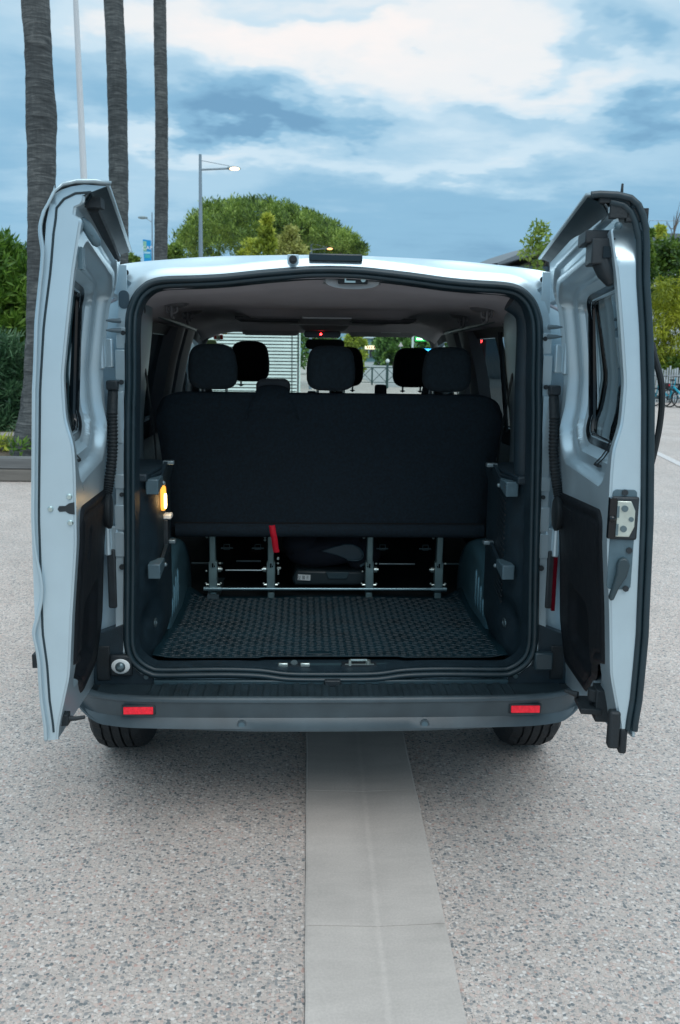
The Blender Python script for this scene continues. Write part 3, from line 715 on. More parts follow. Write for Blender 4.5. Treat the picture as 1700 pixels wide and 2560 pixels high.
    if s > 0:
        b.tube([dpt(s, .758, lerp(z, OZ, OW)+.014, zmap(.755, z)) for z in zz], .0078, 8)
        b.tube([dpt(s, .764, lerp(z, OZ, OW)-.001, zmap(.755, z)) for z in zz], .0085, 8)
        top = [(.060, 1.88), (.070, 1.915), (.082, 1.938), (.100, 1.953), (.13, 1.960), (.17, 1.962), (.19, 1.960)]
        b.tube([dpt(s, .764, w_+.003, z-.002) for w_, z in top], .0085, 8); b.tube([dpt(s, .758, w_+.018, z-.016) for w_, z in top[:5]], .0085, 8)
    else:
        b.tube([dpt(s, .758, lerp(z, OZ, OW)+.0215, zmap(.755, z)) for z in zz]+[dpt(s, .758, w_, z) for w_, z in ((.088, 1.905), (.105, 1.925), (.13, 1.938), (.165, 1.942))], .0028, 8)
    b.build('edge_seal', RUBBER, door, smooth=60)
    # strap
    # dark inner gutter under the roof flange
    b = MB(); P = []
    for q in range(20):
        u = .01+.735*q/19; P.append([dpt(s, u, .148, zmap(u, 1.918)), dpt(s, u, .165, zmap(u, 1.945)), dpt(s, u, .198, zmap(u, 1.957))])
    b.grid(P); b.build('roof_gutter', RUBBER, door, smooth=60)
    # top stop / latch mechanisms
    if s > 0:
        b = MB(); e = Matrix.Rotation(-DA, 3, 'Z')
        b.box(dpt(s, .67, .155, 1.872), (.075, .10, .030), e); b.box(dpt(s, .69, .150, 1.838), (.055, .08, .06), e); b.tube([dpt(s, .70, .148, 1.82), dpt(s, .705, .136, 1.79), dpt(s, .71, .122, 1.762)], [.034, .030, .016], 10, flat=(1, .7))
        b.box(dpt(s, .62, .175, 1.868), (.03, .03, .016), e)
        k = b.build('upper_latch', BLACKP, door, bevel=.005)
        b = MB(); b.box(dpt(s, .732, .140, 1.835), (.024, .006, .026), e); b.build('latch_recess', FRIT, k)
        b = MB(); b.ball(dpt(s, .752, .125, 1.892), .009); b.build('rubber_stop', GREYP, door)
        b = MB(); b.box(dpt(s, .752, .135, 1.948), (.075, .022, .014), e); b.box(dpt(s, .752, .125, 1.925), (.045, .02, .035), e); b.tube([dpt(s, .755, .123, 1.94), dpt(s, .755, .122, 1.985)], [.005, .003], 6); b.box(dpt(s, .752, .085, 1.915), (.05, .02, .03), e)
        b.build('top_corner_seal', DKRUB, door, bevel=.004)
        # closing-edge plate with the bright latch and the release handle
        def efp(w_, z, t): return dpt(s, .757+t, w_, z)
        b = MB(); b.prism(rrect(.069, 1.150, .029, .125, .010), efp, .0, .004); pl_ = b.build('latch_backplate', GREYP, door, bevel=.001)
        b = MB(); b.box(dpt(s, .762, .068, 1.205), (.066, .012, .107), e); lk = b.build('latch_body', BLACKP, door, bevel=.005)
        b = MB(); b.prism([(.088, 1.160), (.088, 1.248), (.055, 1.248), (.044, 1.225), (.044, 1.185), (.055, 1.160)], efp, .009, .015); lp = b.build('latch_plate', mat('zinc_plate', (.60, .66, .60), .33, .75, .1, 40), door, bevel=.0015)
        b = MB()
        for w_, z, r in ((.070, 1.230, .008), (.070, 1.180, .008), (.053, 1.204, .006)): b.cyl(dpt(s, .771, w_, z), dpt(s, .775, w_, z), r, 16)
        for z in (1.178, 1.222): b.box(dpt(s, .774, .086, z), (.006, .006, .028), e)
        b.build('latch_rivet', DSTEEL, lp)
        b = MB(); b.box(dpt(s, .765, .098, 1.205), (.016, .02, .10), e); b.ball(dpt(s, .775, .099, 1.205), .009); b.build('latch_mouth', FRIT, lk)
        b = MB()
        for w_, z in ((.070, 1.268), (.050, 1.125), (.052, 1.028)): b.cyl(dpt(s, .760, w_, z), dpt(s, .765, w_, z), .0075, 14)
        b.build('plate_screw', BLACKP, pl_)
        b = MB(); b.prism([(.049, 1.090), (.053, 1.103), (.064, 1.109), (.075, 1.104), (.080, 1.090), (.079, 1.070), (.0865, 1.035), (.094, 1.006), (.089, .998), (.082, 1.002), (.070, 1.035), (.055, 1.060)], efp, .004, .022)
        b.build('release_handle', mat('handle_plastic', (.028, .05, .06), .45), door, bevel=.005)
        b = MB(); b.box(dpt(s, .75, .055, .655), (.028, .03, .10), e); b.box(dpt(s, .745, .03, .625), (.02, .03, .07), e); b.build('bottom_corner_seal', DKRUB, door, bevel=.006)
        b = MB(); b.box(dpt(s, .60, .058, .665), (.035, .06, .09), e); b.box(dpt(s, .585, .088, .650), (.055, .10, .016), e); b.cyl(dpt(s, .60, .075, .705), dpt(s, .60, .075, .67), .018); b.tube([dpt(s, .56, .11, .668), dpt(s, .54, .145, .672)], [.010, .005], 6); b.build('lower_latch', DKRUB, door, bevel=.004)
        # wiper on the outside
        b = MB()
        pts = catmull([dpt(s, .50, -.008, 1.13), dpt(s, .50, -.028, 1.19), dpt(s, .52, -.050, 1.30), dpt(s, .55, -.058, 1.42), dpt(s, .57, -.050, 1.52), dpt(s, .58, -.022, 1.60), dpt(s, .58, -.016, 1.63)], 5)
        b.tube(pts, [.012]*3+[.0085]*(len(pts)-6)+[.007]*3, 8); wp = b.build('wiper_arm', DKRUB, door)
        b = MB(); b.tube([dpt(s, .57, -.006, 1.28), dpt(s, .58, -.012, 1.45), dpt(s, .585, -.005+.018, 1.72)], .009, 8); b.build('wiper_blade', DKRUB, wp)
        b = MB(); b.cyl(dpt(s, .50, .0, 1.15), dpt(s, .50, -.03, 1.15), .022); b.build('wiper_pivot', DKRUB, wp)
        b = MB(); b.prism(rrect(.40, .97, .2, .05, .02), lambda a, z, t: dpt(s, a, -.014+t, z), -.005, .005); b.build('bump_strip', PAINT, door, bevel=.004)
    else:
        # plain edge: striker hole, three screws, upper lock
        def efp(w_, z, t): return dpt(s, .757+t, w_, z)
        b = MB(); b.prism([(.101, 1.205), (.101, 1.235), (.088, 1.232), (.080, 1.226), (.066, 1.226), (.062, 1.219), (.066, 1.212), (.080, 1.213), (.088, 1.207)], efp, .0, .0025); b.build('striker_slot', BLACKP, door)
        b = MB()
        for w_, z in ((.090, 1.248), (.090, 1.185), (.046, 1.219)): b = MB(); b.cyl(dpt(s, .757, w_, z), dpt(s, .764, w_, z), .0075, 14, .005); b.build('edge_screw', STEEL, door)
        b = MB(); b.tube([dpt(s, .72, .138, 1.890), dpt(s, .715, .146, 1.876), dpt(s, .712, .158, 1.856), dpt(s, .710, .168, 1.838), dpt(s, .71, .172, 1.830)], [.006, .012, .013, .012, .005], 12); b.box(dpt(s, .72, .134, 1.80), (.010, .03, .05)); b.cyl(dpt(s, .72, .158, 1.856), dpt(s, .729, .160, 1.856), .003); b.build('upper_lock', GREYP, door)
        b = MB(); b.tube([dpt(s, .70, .162, 1.915), dpt(s, .35, .163, 1.888), dpt(s, .05, .160, 1.866)], .015, 8, flat=(1, .6)); b.box(dpt(s, .71, .160, 1.925), (.05, .04, .022)); b.build('seal_band', DKRUB, door)
        b = MB(); b.box(dpt(s, .70, .05, .668), (.02, .03, .03)); b.tube([dpt(s, .70, .05, .668), dpt(s, .695, .075, .664), dpt(s, .69, .098, .665)], [.009, .006, .005], 8); b.build('lower_lock', DKRUB, door, bevel=.003)
        b = MB(); b.box(dpt(s, .50, -.006, 1.135), (.02, .12, .035)); b.build('door_handle', DKRUB, door, bevel=.01)
        b = MB(); b.box(dpt(s, .50, .004, .815), (.02, .36, .035)); b.build('bump_strip', DKRUB, door)
    return door
dl = make_door(-1); dr = make_door(1)
# outer mirror at the side of the cab
b = MB(); b.prism(rrect(1.10, 1.32, .07, .15, .05), lambda x, z, t: (x, t, z), 6.05, 6.15); b.build('side_mirror', BLACKP, VAN, bevel=.02)
b = MB(); b.prism(rrect(-1.10, 1.32, .07, .15, .05), lambda x, z, t: (x, t, z), 6.05, 6.15); b.build('side_mirror', BLACKP, VAN, bevel=.02)

# ============================================================ SEATS
def headrest(cx, y, z, wd, h, dp, m, par, posts=True):
    b = MB(); n, k = 24, 12; P = []
    for i in range(k+1):
        t = math.pi*i/k; row = []
        for j in range(n):
            a = 2*math.pi*j/n
            ex = lambda v, e: math.copysign(abs(v)**e, v)
            X = ex(math.sin(t), .55)*ex(math.cos(a), .45)*wd/2; Y = ex(math.sin(t), .55)*ex(math.sin(a), .6)*dp/2; Z = ex(math.cos(t), .5)*h/2
            X *= 1-.10*(Z/h+.0)*1.2 if Z > 0 else 1-.04*(-Z/h)
            X *= 1-.03*math.sin((Z/h)*math.pi)
            row.append((cx+X, y+Y-.02*(Z/h), z+Z))
        P.append(row)
    b.grid(P, False, True); o = b.build('headrest', m, par, smooth=70)
    if posts:
        b = MB()
        for s in (-1, 1): b.cyl((cx+s*.053, y+.005, z-h/2+.01), (cx+s*.053, y+.012, z-h/2-.03), .0055, 8)
        b.build('post', STEEL, o)
        b = MB()
        for s in (-1, 1): b.ball((cx+s*.053, y+.012, z-h/2-.022), (.016, .014, .005))
        b.build('post_sleeve', GREYP, o)
    return o
bench_pts = None
b = MB(); P = []
nx, nzv = 72, 30
def bench_row(v, back):
    z = .862+.568*v; row = []
    hw = .675+.036*sm(v, 0, .9)
    for i in range(nx+1):
        t = -1+2*i/nx; x = .010+t*hw
        ex = abs(t); rr = .09
        d = (1-ex)*hw
        ztop = 1.430
        zz = z-(.075*(1-math.sqrt(max(0, 1-((max(0, .13-d))/.13)**2))))*sm(v, .6, 1)
        yb = 3.70-.105*v+.035*math.exp(-(d/.03)**1.2)+.012*math.sin(x*9)*v*(1-v)*1.2
        yb += .022*math.exp(-((1-v)/.05)**1.3)
        yb += .002*math.exp(-((x+.325)/.006)**2)+.004*math.exp(-((v-.40)/.01)**2)*0
        row.append((x, yb+(.115 if back else 0)-(.03*math.exp(-((1-v)/.04)**1.2) if back else 0), zz-(.004 if back else 0)))
    return row
for q in range(nzv+1): P.append(bench_row(1-(1-q/nzv)**1.3, False))
P.append([(x, y+.02, z+.006) for x, y, z in P[-1]]); 
for q in range(nzv, -1, -1): P.append(bench_row(1-(1-q/nzv)**1.3, True))
b.grid(P, True, False)
for e in (0, -1):
    loop = [r[e] for r in P]; b.add(loop, [tuple(range(len(loop)))])
bench = b.build('rear_bench', FABRIC, VAN, smooth=60)
b = MB(); P = []
for q in range(9):
    a = -math.pi/2+math.pi*q/8; P.append([(.018-.655+.01815*i*1.0*2, 3.70-.012-.022*math.cos(a), .855+.028*math.sin(a)) for i in range(37)])
b.grid(P); b.box((.018, 3.745, .85), (1.31, .09, .055)); b.build('lower_flap', FABRIC, bench, smooth=60)
b = MB(); b.tube([(-.64, 3.688, .885), (.68, 3.688, .885)], .0035, 6); b.build('seam_line', FABRICD, bench)
for cx in (-.468, .008, .480): headrest(cx, 3.635, 1.535, .198, .182, .10, FABRICH, bench)
b = MB(); P = []
b.prism(rrect(-.228, 1.452, .070, .035, .028), lambda x, z, t: (x, t, z), 3.68, 3.78); b.build('armrest_pad', GREYP if 0 else LINING, bench, bevel=.012)
b = MB(); P = []
for q in range(15):
    a = q/14; P.append([(-.228+(.062+.05*a)*math.cos(math.pi*k/14), 3.640-.028*math.sin(math.pi*a)-.02*a+.018*a*0, 1.462-.12*a+(-.03)*(1-math.sin(math.pi*k/14)**.5)) for k in range(15)])
b.grid(P); b.build('folded_cover', FABRIC, bench, smooth=70, solid=.01)
b = MB(); b.box((.23, 3.85, 1.44), (.05, .05, .05)); b.build('belt_buckle', FABRICD, bench, bevel=.01)
# seat cushion (dark mass behind) and legs
b = MB(); b.box((.018, 4.05, .92), (1.30, .50, .13)); b.build('seat_cushion', FABRICD, bench, bevel=.03)
for i, x in enumerate((-.491, -.240, .190, .495)):
    b = MB()
    b.prism([(3.742, .84), (3.775, .84), (3.795, .665), (3.755, .665)], lambda y, z, t: (x+t, y, z), -.0135, .0135)
    b.prism([(3.755, .70), (3.795, .70), (3.80, .572), (3.752, .572)], lambda y, z, t: (x+t, y, z), -.0185, .0185)
    lg = b.build('seat_leg', mat('leg_steel', (.20, .30, .31), .38, .55, .1, 20), bench, bevel=.004)
    b = MB(); b.box((x, 3.752, .686), (.006, .004, .018)); b.box((x-.008*(1 if i < 2 else -1)*-1, 3.752, .682), (.004, .004, .006)); b.build('leg_slot', FRIT, lg)
    b = MB(); q = 1 if i in (0, 2) else -1
    b.cyl((x+q*.021, 3.775, .663), (x+q*.034, 3.775, .663), .013); b.cyl((x+q*.034, 3.775, .663), (x+q*.04, 3.775, .663), .007)
    for dx, z in ((-.03, .655), (.032, .60), (-.032, .60), (.026, .815), (-.026, .805), (.03, .69)): b.ball((x+dx, 3.775, z), (.006, .006, .005))
    b.tube([(x-.03, 3.76, .598), (x+.03, 3.76, .598)], .004, 6)
    b.build('leg_bolt', STEEL, lg)
    b = MB(); b.box((x, 3.79, .548), (.030, .05, .028)); b.build('leg_foot', mat('leg_steel', (0, 0, 0)), lg, bevel=.004)
    b = MB(); b.box((x, 3.90, .545), (.05, .30, .02)); b.build('floor_rail', DSTEEL, bench) if i == 0 else None
for x, q in ((-.491, 1), (-.240, -1), (.190, 1), (.495, -1)):
    cxx = x+q*.058; b = MB()
    b.tube([(cxx-.026, 3.80, .752), (cxx+.026, 3.80, .752)], .0032, 6); b.tube([(cxx-.012, 3.79, .748), (cxx-.012, 3.79, .771), (cxx+.012, 3.79, .771), (cxx+.012, 3.79, .748)], .0022, 6, closed=True); b.build('release_wire', DSTEEL, bench)
b = MB(); b.tube([(-.52, 3.752, .581), (.525, 3.752, .581)], .0072, 10)
b.tube([(-.53, 3.752, .581), (-.455, 3.752, .581)], .011, 10); b.tube([(.46, 3.752, .581), (.53, 3.752, .581)], .011, 10); b.build('cross_bar', mat('bar_steel', (.22, .34, .38), .25, .7), bench)
b = MB()
for x0, x1, y, z in ((-.44, -.27, 3.80, .652), (-.40, -.29, 3.9, .67), (.24, .40, 3.86, .668), (-.6, -.46, 3.9, .66), (.50, .62, 3.9, .66)): b.tube([(x0, y, z), (x1, y, z)], .0035 if z < .66 else .0045, 6)
b.build('linkage_rod', DSTEEL, bench)
b = MB()
for x in (-.240, .190): b.tube([(x-.032, 3.748, .855 if x < 0 else .818), (x+.030, 3.748, .855 if x < 0 else .818)], .004, 6)
b.tube([(-.265, 3.77, .845), (-.263, 3.77, .80)], .003, 6); b.ball((-.266, 3.77, .795), (.007, .007, .006)); b.box((-.209, 3.765, .715), (.010, .02, .012)); b.box((-.205, 3.765, .672), (.018, .02, .010)); b.box((-.208, 3.765, .655), (.008, .02, .024)); b.build('lock_lever', STEEL, bench, bevel=.002)
# red strap
RST = mat('red_webbing', (.72, .006, .03), .7, 0, .1, 80)
pts = catmull([(-.232, 3.668, .878), (-.227, 3.664, .845), (-.221, 3.668, .815), (-.218, 3.675, .785), (-.213, 3.680, .758)], 5)
b = MB(); P = []
for i, p in enumerate(pts):
    k = .0125; P.append([p+Vector((-k, .002, 0)), p+Vector((0, 0, 0)), p+Vector((k, .002, .003))])
b.grid(P); b.build('release_strap', RST, bench, smooth=60, solid=.002)
# middle row and front seats -------------------------------------------------------
def simple_seat(name, xs, y, ztop_, hw, hrs, hz, label=None):
    b = MB()
    for x in xs:
        b.prism([(x-hw, .8), (x+hw, .8), (x+hw*.96, ztop_-.06), (x+hw*.8, ztop_), (x-hw*.8, ztop_), (x-hw*.96, ztop_-.06)], lambda a, z, t: (a, y+t+.10*(z-.8)*-1, z), 0, .12)
        b.box((x, y+.30, .82), (hw*2, .5, .14))
    o = b.build(name, FABRICD, VAN, bevel=.03)
    for hx in hrs: headrest(hx, y-.02, hz, .232, .235, .11, FABRICD, o)
    return o
simple_seat('middle_bench', (-.22, .25), 4.55, 1.33, .235, (), 1.4)
simple_seat('driver_seat', (-.43,), 5.35, 1.36, .24, (-.42,), 1.545)
simple_seat('passenger_bench', (.10, .57), 5.35, 1.36, .225, (.138, .545), 1.52)
# dashboard, mirror unit, steering wheel --------------------------------------------
b = MB(); b.prism([(5.95, .7), (5.95, 1.12), (6.05, 1.20), (6.25, 1.225), (6.75, 1.16), (6.8, .7)], lambda y, z, t: (t, y, z), -.80, .80); dash = b.build('dashboard', DKRUB, VAN, bevel=.02)
b = MB(); b.box((.12, 6.0, 1.29), (.10, .05, .13)); b.box((-.045, 6.0, 1.29), (.06, .04, .12)); b.box((-.30, 6.05, 1.24), (.42, .2, .06)); b.build('phone_holder', FRIT, dash, bevel=.01)
b = MB(); b.ball((.03, 5.98, 1.245), (.012, .008, .006)); b.build('orange_glint', emis('orange_glint_glow', (1, .28, .03), 14), dash)  # glowing bead that imitates an orange reflection on the dash, not a lamp
b = MB(); b.tube([(-.42+.19*math.cos(a*math.pi/12), 5.88-.05*math.sin(a*math.pi/12), 1.10+.18*math.sin(a*math.pi/12)) for a in range(24)], .014, 8, closed=True); b.build('steering_wheel', FRIT, dash)
b = MB(); P = []
b.prism([(-.17, 1.80), (.21, 1.80), (.15, 1.735), (-.10, 1.735)], lambda x, z, t: (x, t, z), 5.62, 5.85); oc = b.build('overhead_console', mat('console_grey', (.24, .26, .27), .6), VAN, bevel=.015)
b = MB(); b.prism(rrect(.015, 1.716, .115, .022, .02), lambda x, z, t: (x, t, z), 5.66, 5.74); dc = b.build('dash_camera', FRIT, oc, bevel=.005)
b = MB(); b.ball((.005, 5.652, 1.715), .0065); b.build('red_led', emis('red_led', (1, .02, .02), 18), dc)
b = MB(); b.prism(rrect(.035, 1.655, .125, .032, .028), lambda x, z, t: (x, t, z), 5.80, 5.83); b.build('rear_view_mirror', DKRUB, oc, bevel=.004)
for s, x0, x1 in ((-1, -.50, -.13), (1, .19, .62)):
    b = MB(); b.prism(rrect((x0+x1)/2, 1.745, (x1-x0)/2, .038, .03), lambda x, z, t: (x, 5.82+t+(1.78-z)*.2, z), 0, .018); v = b.build('sun_visor', mat('visor_grey', (.42, .44, .45), .7), VAN, bevel=.005)
    if s > 0:
        b = MB(); b.box((.46, 5.815, 1.738), (.13, .004, .012)); b.build('visor_label', WHITEP, v)
# red reflections in the right-hand side window are imitated by an added post outside
# ============================================================ MAT AND CHILD SEAT
b = MB(); P = []
MY0, MY1 = 2.968, 3.785; nu, nv = 48, 40
def mx(v): return .622-.022*v+(.006*math.sin(v*9))
for j in range(nv+1):
    v = j/nv; y = MY0+(MY1-MY0)*v; row = []
    for i in range(nu+1):
        t = -1+2*i/nu; x = t*mx(v)
        if v < .04 and abs(x) < .24: y2 = y+.012
        else: y2 = y
        e = min((1-abs(t))*.6, (y-MY0), (MY1-y)); z = .5345+.010*(1-sm(e, 0, .012))
        z += .028*math.exp(-((1-abs(t))*.62/.05)**2)*sm(v, .7, 1)+.010*math.exp(-((1-abs(t))*.62/.04)**2)
        z += .004*math.sin(x*7+1)*sm(v, .8, 1)
        row.append((x, y2, z))
    P.append(row)
b.grid(P)
cm = b.build('cargo_mat', MATR, None, smooth=50, solid=.004); tag(cm, 'black rubber mat with woven tread on the van boot floor', 'mat')
b = MB()
rng = random.Random(3)
rows = 28
def mz(x, v): return .5362+.028*math.exp(-((mx(v)-abs(x))/.05)**2)*sm(v, .7, 1)+.010*math.exp(-((mx(v)-abs(x))/.04)**2)+.004*math.sin(x*7+1)*sm(v, .8, 1)
for j in range(rows):
    y = MY0+.026+(MY1-MY0-.045)*j/(rows-1); v = (y-MY0)/(MY1-MY0); n = 22; m_ = mx(v)-.022; sp_ = 2*m_/n
    dk = 0
    for i in range(n):                       # small raised dashes, staggered like brickwork
        x = -m_+sp_*(i+.5+(.25 if j % 2 else -.25))
        if ((x+.04)/.065)**2+((y-3.035)/.018)**2 < 1 or (y < 3.0 and abs(x) < .26): continue
        l, h, q = .0105, .0030, .0040; z = mz(x, v)
        b.add([(x-l, y-q, z), (x+l, y-q, z), (x+l, y+q, z), (x-l, y+q, z), (x-l*.85, y-q*.6, z+h), (x+l*.85, y-q*.6, z+h), (x+l*.85, y+q*.6, z+h), (x-l*.85, y+q*.6, z+h)], [(4, 5, 6, 7), (0, 1, 5, 4), (1, 2, 6, 5), (2, 3, 7, 6), (3, 0, 4, 7)])
    yr = y+.0138; P = []                     # low wavy ridge between two rows of dashes
    for i in range(n*8+1):
        x = -m_+sp_*i/8; a = .0050*math.cos(2*math.pi*(i/8-(.75 if j % 2 else .25))); z = mz(x, v); P.append([(x, yr+a-.0040, z-.001), (x, yr+a-.001, z+.0034), (x, yr+a+.001, z+.0034), (x, yr+a+.0040, z-.001)])
    if j < rows-1: b.grid(P)
b.build('mat_tread', MATR, cm, smooth=0)
b = MB(); b.ball((-.04, 3.035, .537), (.058, .016, .005)); b.build('oval_pad', MATR, cm)

cs = empty('child_seat', (-.02, 4.0, .53), 'folded black child car seat lying under the rear bench', 'child seat')
CSF = mat('child_seat_fabric', (.018, .022, .034), .9, 0, .2, 40, .3, 300); CSP = mat('child_seat_shell', (.020, .035, .042), .4)
b = MB(); P = []
for i in range(13):
    t = math.pi*i/12; P.append([(.035+.215*math.sin(t)**.7*math.cos(a*math.pi/14)*(1 if 1 else 1), 3.98-.12*math.sin(t)**.7*math.sin(a*math.pi/14), .715+.075*math.cos(t)+.02*math.cos(a*math.pi/14)) for a in range(28)])
b.grid(P, False, True); b.ball((-.10, 3.98, .74), (.10, .10, .065)); b.ball((.17, 3.95, .70), (.085, .09, .085)); b.build('seat_shell', CSF, cs, smooth=70)
b = MB(); P = []
lf = [(-.02, .727), (.03, .745), (.075, .757), (.115, .757), (.15, .742), (.168, .715), (.160, .693), (.13, .685), (.095, .690), (.05, .708)]
b.prism(lf, lambda x, z, t: (x, 3.855+t+.0*x, z), 0, .01); b.build('side_wing', mat('wing_teal', (.035, .075, .10), .35), cs, bevel=.003)
b = MB(); b.tube([(x, 3.851, z) for x, z in catmull([(p[0], 0, p[1]) for p in lf[1:8]], 3) and [(q.x, q.z) for q in catmull([(p[0], 0, p[1]) for p in lf[2:9]], 4)]], .0028, 6); b.build('wing_piping', STEEL if 0 else GREYP, cs)
b = MB(); b.box((.168, 3.853, .668), (.030, .003, .009), Matrix.Rotation(rad(-30), 3, 'Y')); b.build('small_badge', GREYP, cs)
b = MB(); b.prism([(-.14, .566), (.16, .566), (.19, .595), (.20, .632), (-.13, .64), (-.15, .60)], lambda x, z, t: (x, t, z), 3.86, 4.15); bs_ = b.build('seat_base', CSP, cs, bevel=.012)
b = MB(); b.prism([(.015, .60), (.095, .60), (.110, .632), (.0, .632)], lambda x, z, t: (x, t, z), 3.852, 3.865); b.build('base_handle', mat('base_handle_grey', (.035, .07, .085), .4), bs_, bevel=.003)
R_ = Matrix.Rotation(rad(3), 3, 'Y')
b = MB(); b.box((-.095, 3.853, .607), (.056, .002, .026), R_); lbm = b.build('label', WHITEP, bs_)
INK = mat('label_ink', (.03, .06, .07), .6)
text('label_text', '230', .014, Matrix.Translation((-.1165, 3.8515, .606)) @ Matrix.Rotation(rad(90), 4, 'X') @ Matrix.Rotation(rad(-90), 4, 'Z'), INK, bs_, .0002)
b = MB()
for q in range(5): b.box((-.098, 3.8515, .614-.0035*q), (.012, .0006, .0016), R_); b.box((-.080, 3.8515, .614-.0035*q), (.010-.002*(q % 2), .0006, .0010), R_)
b.build('label_print', INK, bs_)
# ============================================================ GROUND
def aggregate():
    m = D.materials.new('exposed_aggregate'); m.use_nodes = True; t = m.node_tree; b = t.nodes['Principled BSDF']; l = t.links.new
    g = t.nodes.new('ShaderNodeNewGeometry')
    def noi(sc_, det, ro=.5):
        x = t.nodes.new('ShaderNodeTexNoise'); x.inputs['Scale'].default_value = sc_; x.inputs['Detail'].default_value = det; x.inputs['Roughness'].default_value = ro; l(g.outputs['Position'], x.inputs[0]); return x
    def mr(s, a0, a1, lo, hi):
        x = t.nodes.new('ShaderNodeMapRange'); x.inputs['From Min'].default_value = a0; x.inputs['From Max'].default_value = a1; x.inputs['To Min'].default_value = lo; x.inputs['To Max'].default_value = hi; l(s, x.inputs[0]); return x.outputs[0]
    def mul(x, y): q = t.nodes.new('ShaderNodeMath'); q.operation = 'MULTIPLY'; l(x, q.inputs[0]); l(y, q.inputs[1]); return q.outputs[0]
    def mixc(f, A, B_):
        x = t.nodes.new('ShaderNodeMix'); x.data_type = 'RGBA'; l(f, x.inputs[0])
        for k, v in ((6, A), (7, B_)):
            if isinstance(v, tuple): x.inputs[k].default_value = (*v, 1)
            else: l(v, x.inputs[k])
        return x.outputs[2]
    wn = noi(70, 2); mv = t.nodes.new('ShaderNodeVectorMath'); mv.operation = 'MULTIPLY_ADD'; mv.inputs[1].default_value = (.008, .008, .008); l(wn.outputs['Color'], mv.inputs[0]); l(g.outputs['Position'], mv.inputs[2])
    def stones(scale, cols, off):
        mp = t.nodes.new('ShaderNodeMapping'); mp.inputs['Location'].default_value = (off, off, 0); l(mv.outputs[0], mp.inputs[0])
        v = t.nodes.new('ShaderNodeTexVoronoi'); v.inputs['Scale'].default_value = scale; v.inputs['Randomness'].default_value = .95; l(mp.outputs[0], v.inputs[0])
        s = t.nodes.new('ShaderNodeSeparateColor'); l(v.outputs['Color'], s.inputs[0])
        r = t.nodes.new('ShaderNodeValToRGB'); r.color_ramp.interpolation = 'CONSTANT'; e = r.color_ramp.elements
        e[0].position = 0; e[0].color = (*cols[0][1], 1); e[1].position = .995; e[1].color = (.5, .48, .46, 1)
        for p, c in cols[1:]: q = e.new(p); q.color = (*c, 1)
        l(s.outputs[0], r.inputs[0]); return v, s, r.outputs[0]
    CEM = (.455, .415, .385)
    v1, s1, c1 = stones(98, [(0, (.16, .18, .19)), (.10, (.25, .26, .265)), (.24, (.34, .335, .325)), (.38, (.44, .415, .395)), (.55, (.53, .50, .47)), (.74, (.50, .42, .385)), (.86, (.42, .31, .28)), (.90, (.60, .59, .57))], 0)
    v2, s2, c2 = stones(190, [(0, (.16, .18, .19)), (.18, (.30, .30, .29)), (.38, (.45, .43, .41)), (.66, (.58, .55, .53)), (.90, (.44, .34, .31))], 3.7)
    base = mixc(mr(v2.outputs['Distance'], .30, .55, 1, 0), CEM, c2)
    keep = mul(mr(v1.outputs['Distance'], .46, .66, 1, 0), mr(s1.outputs[1], .12, .16, 0, 1))
    col = mixc(keep, base, c1)
    big = noi(.7, 7, .62); mid = noi(4.5, 4)
    k = mul(mr(big.outputs[0], .3, .7, .88, 1.09), mr(mid.outputs[0], .3, .7, .94, 1.05))
    x = t.nodes.new('ShaderNodeVectorMath'); x.operation = 'SCALE'; l(col, x.inputs[0]); l(k, x.inputs['Scale'])
    warm = noi(.35, 3); x2 = t.nodes.new('ShaderNodeVectorMath'); x2.operation = 'MULTIPLY'; l(x.outputs[0], x2.inputs[0]); l(mixc(mr(warm.outputs[0], .35, .65, 0, 1), (1.13, 1.035, .985), (1.07, 1.03, 1.01)), x2.inputs[1])
    l(x2.outputs[0], b.inputs['Base Color']); b.inputs['Roughness'].default_value = .75; b.inputs['Specular IOR Level'].default_value = .4
    bp = t.nodes.new('ShaderNodeBump'); bp.inputs['Strength'].default_value = .45; bp.inputs['Distance'].default_value = .004; l(keep, bp.inputs['Height']); l(bp.outputs[0], b.inputs['Normal'])
    return m
AGG = aggregate()
b = MB(); b.add([(-1400, -300, -.004), (1400, -300, -.004), (1400, 2400, -.004), (-1400, 2400, -.004)], [(0, 1, 2, 3)])
tag(b.build('ground', AGG), kind='structure')
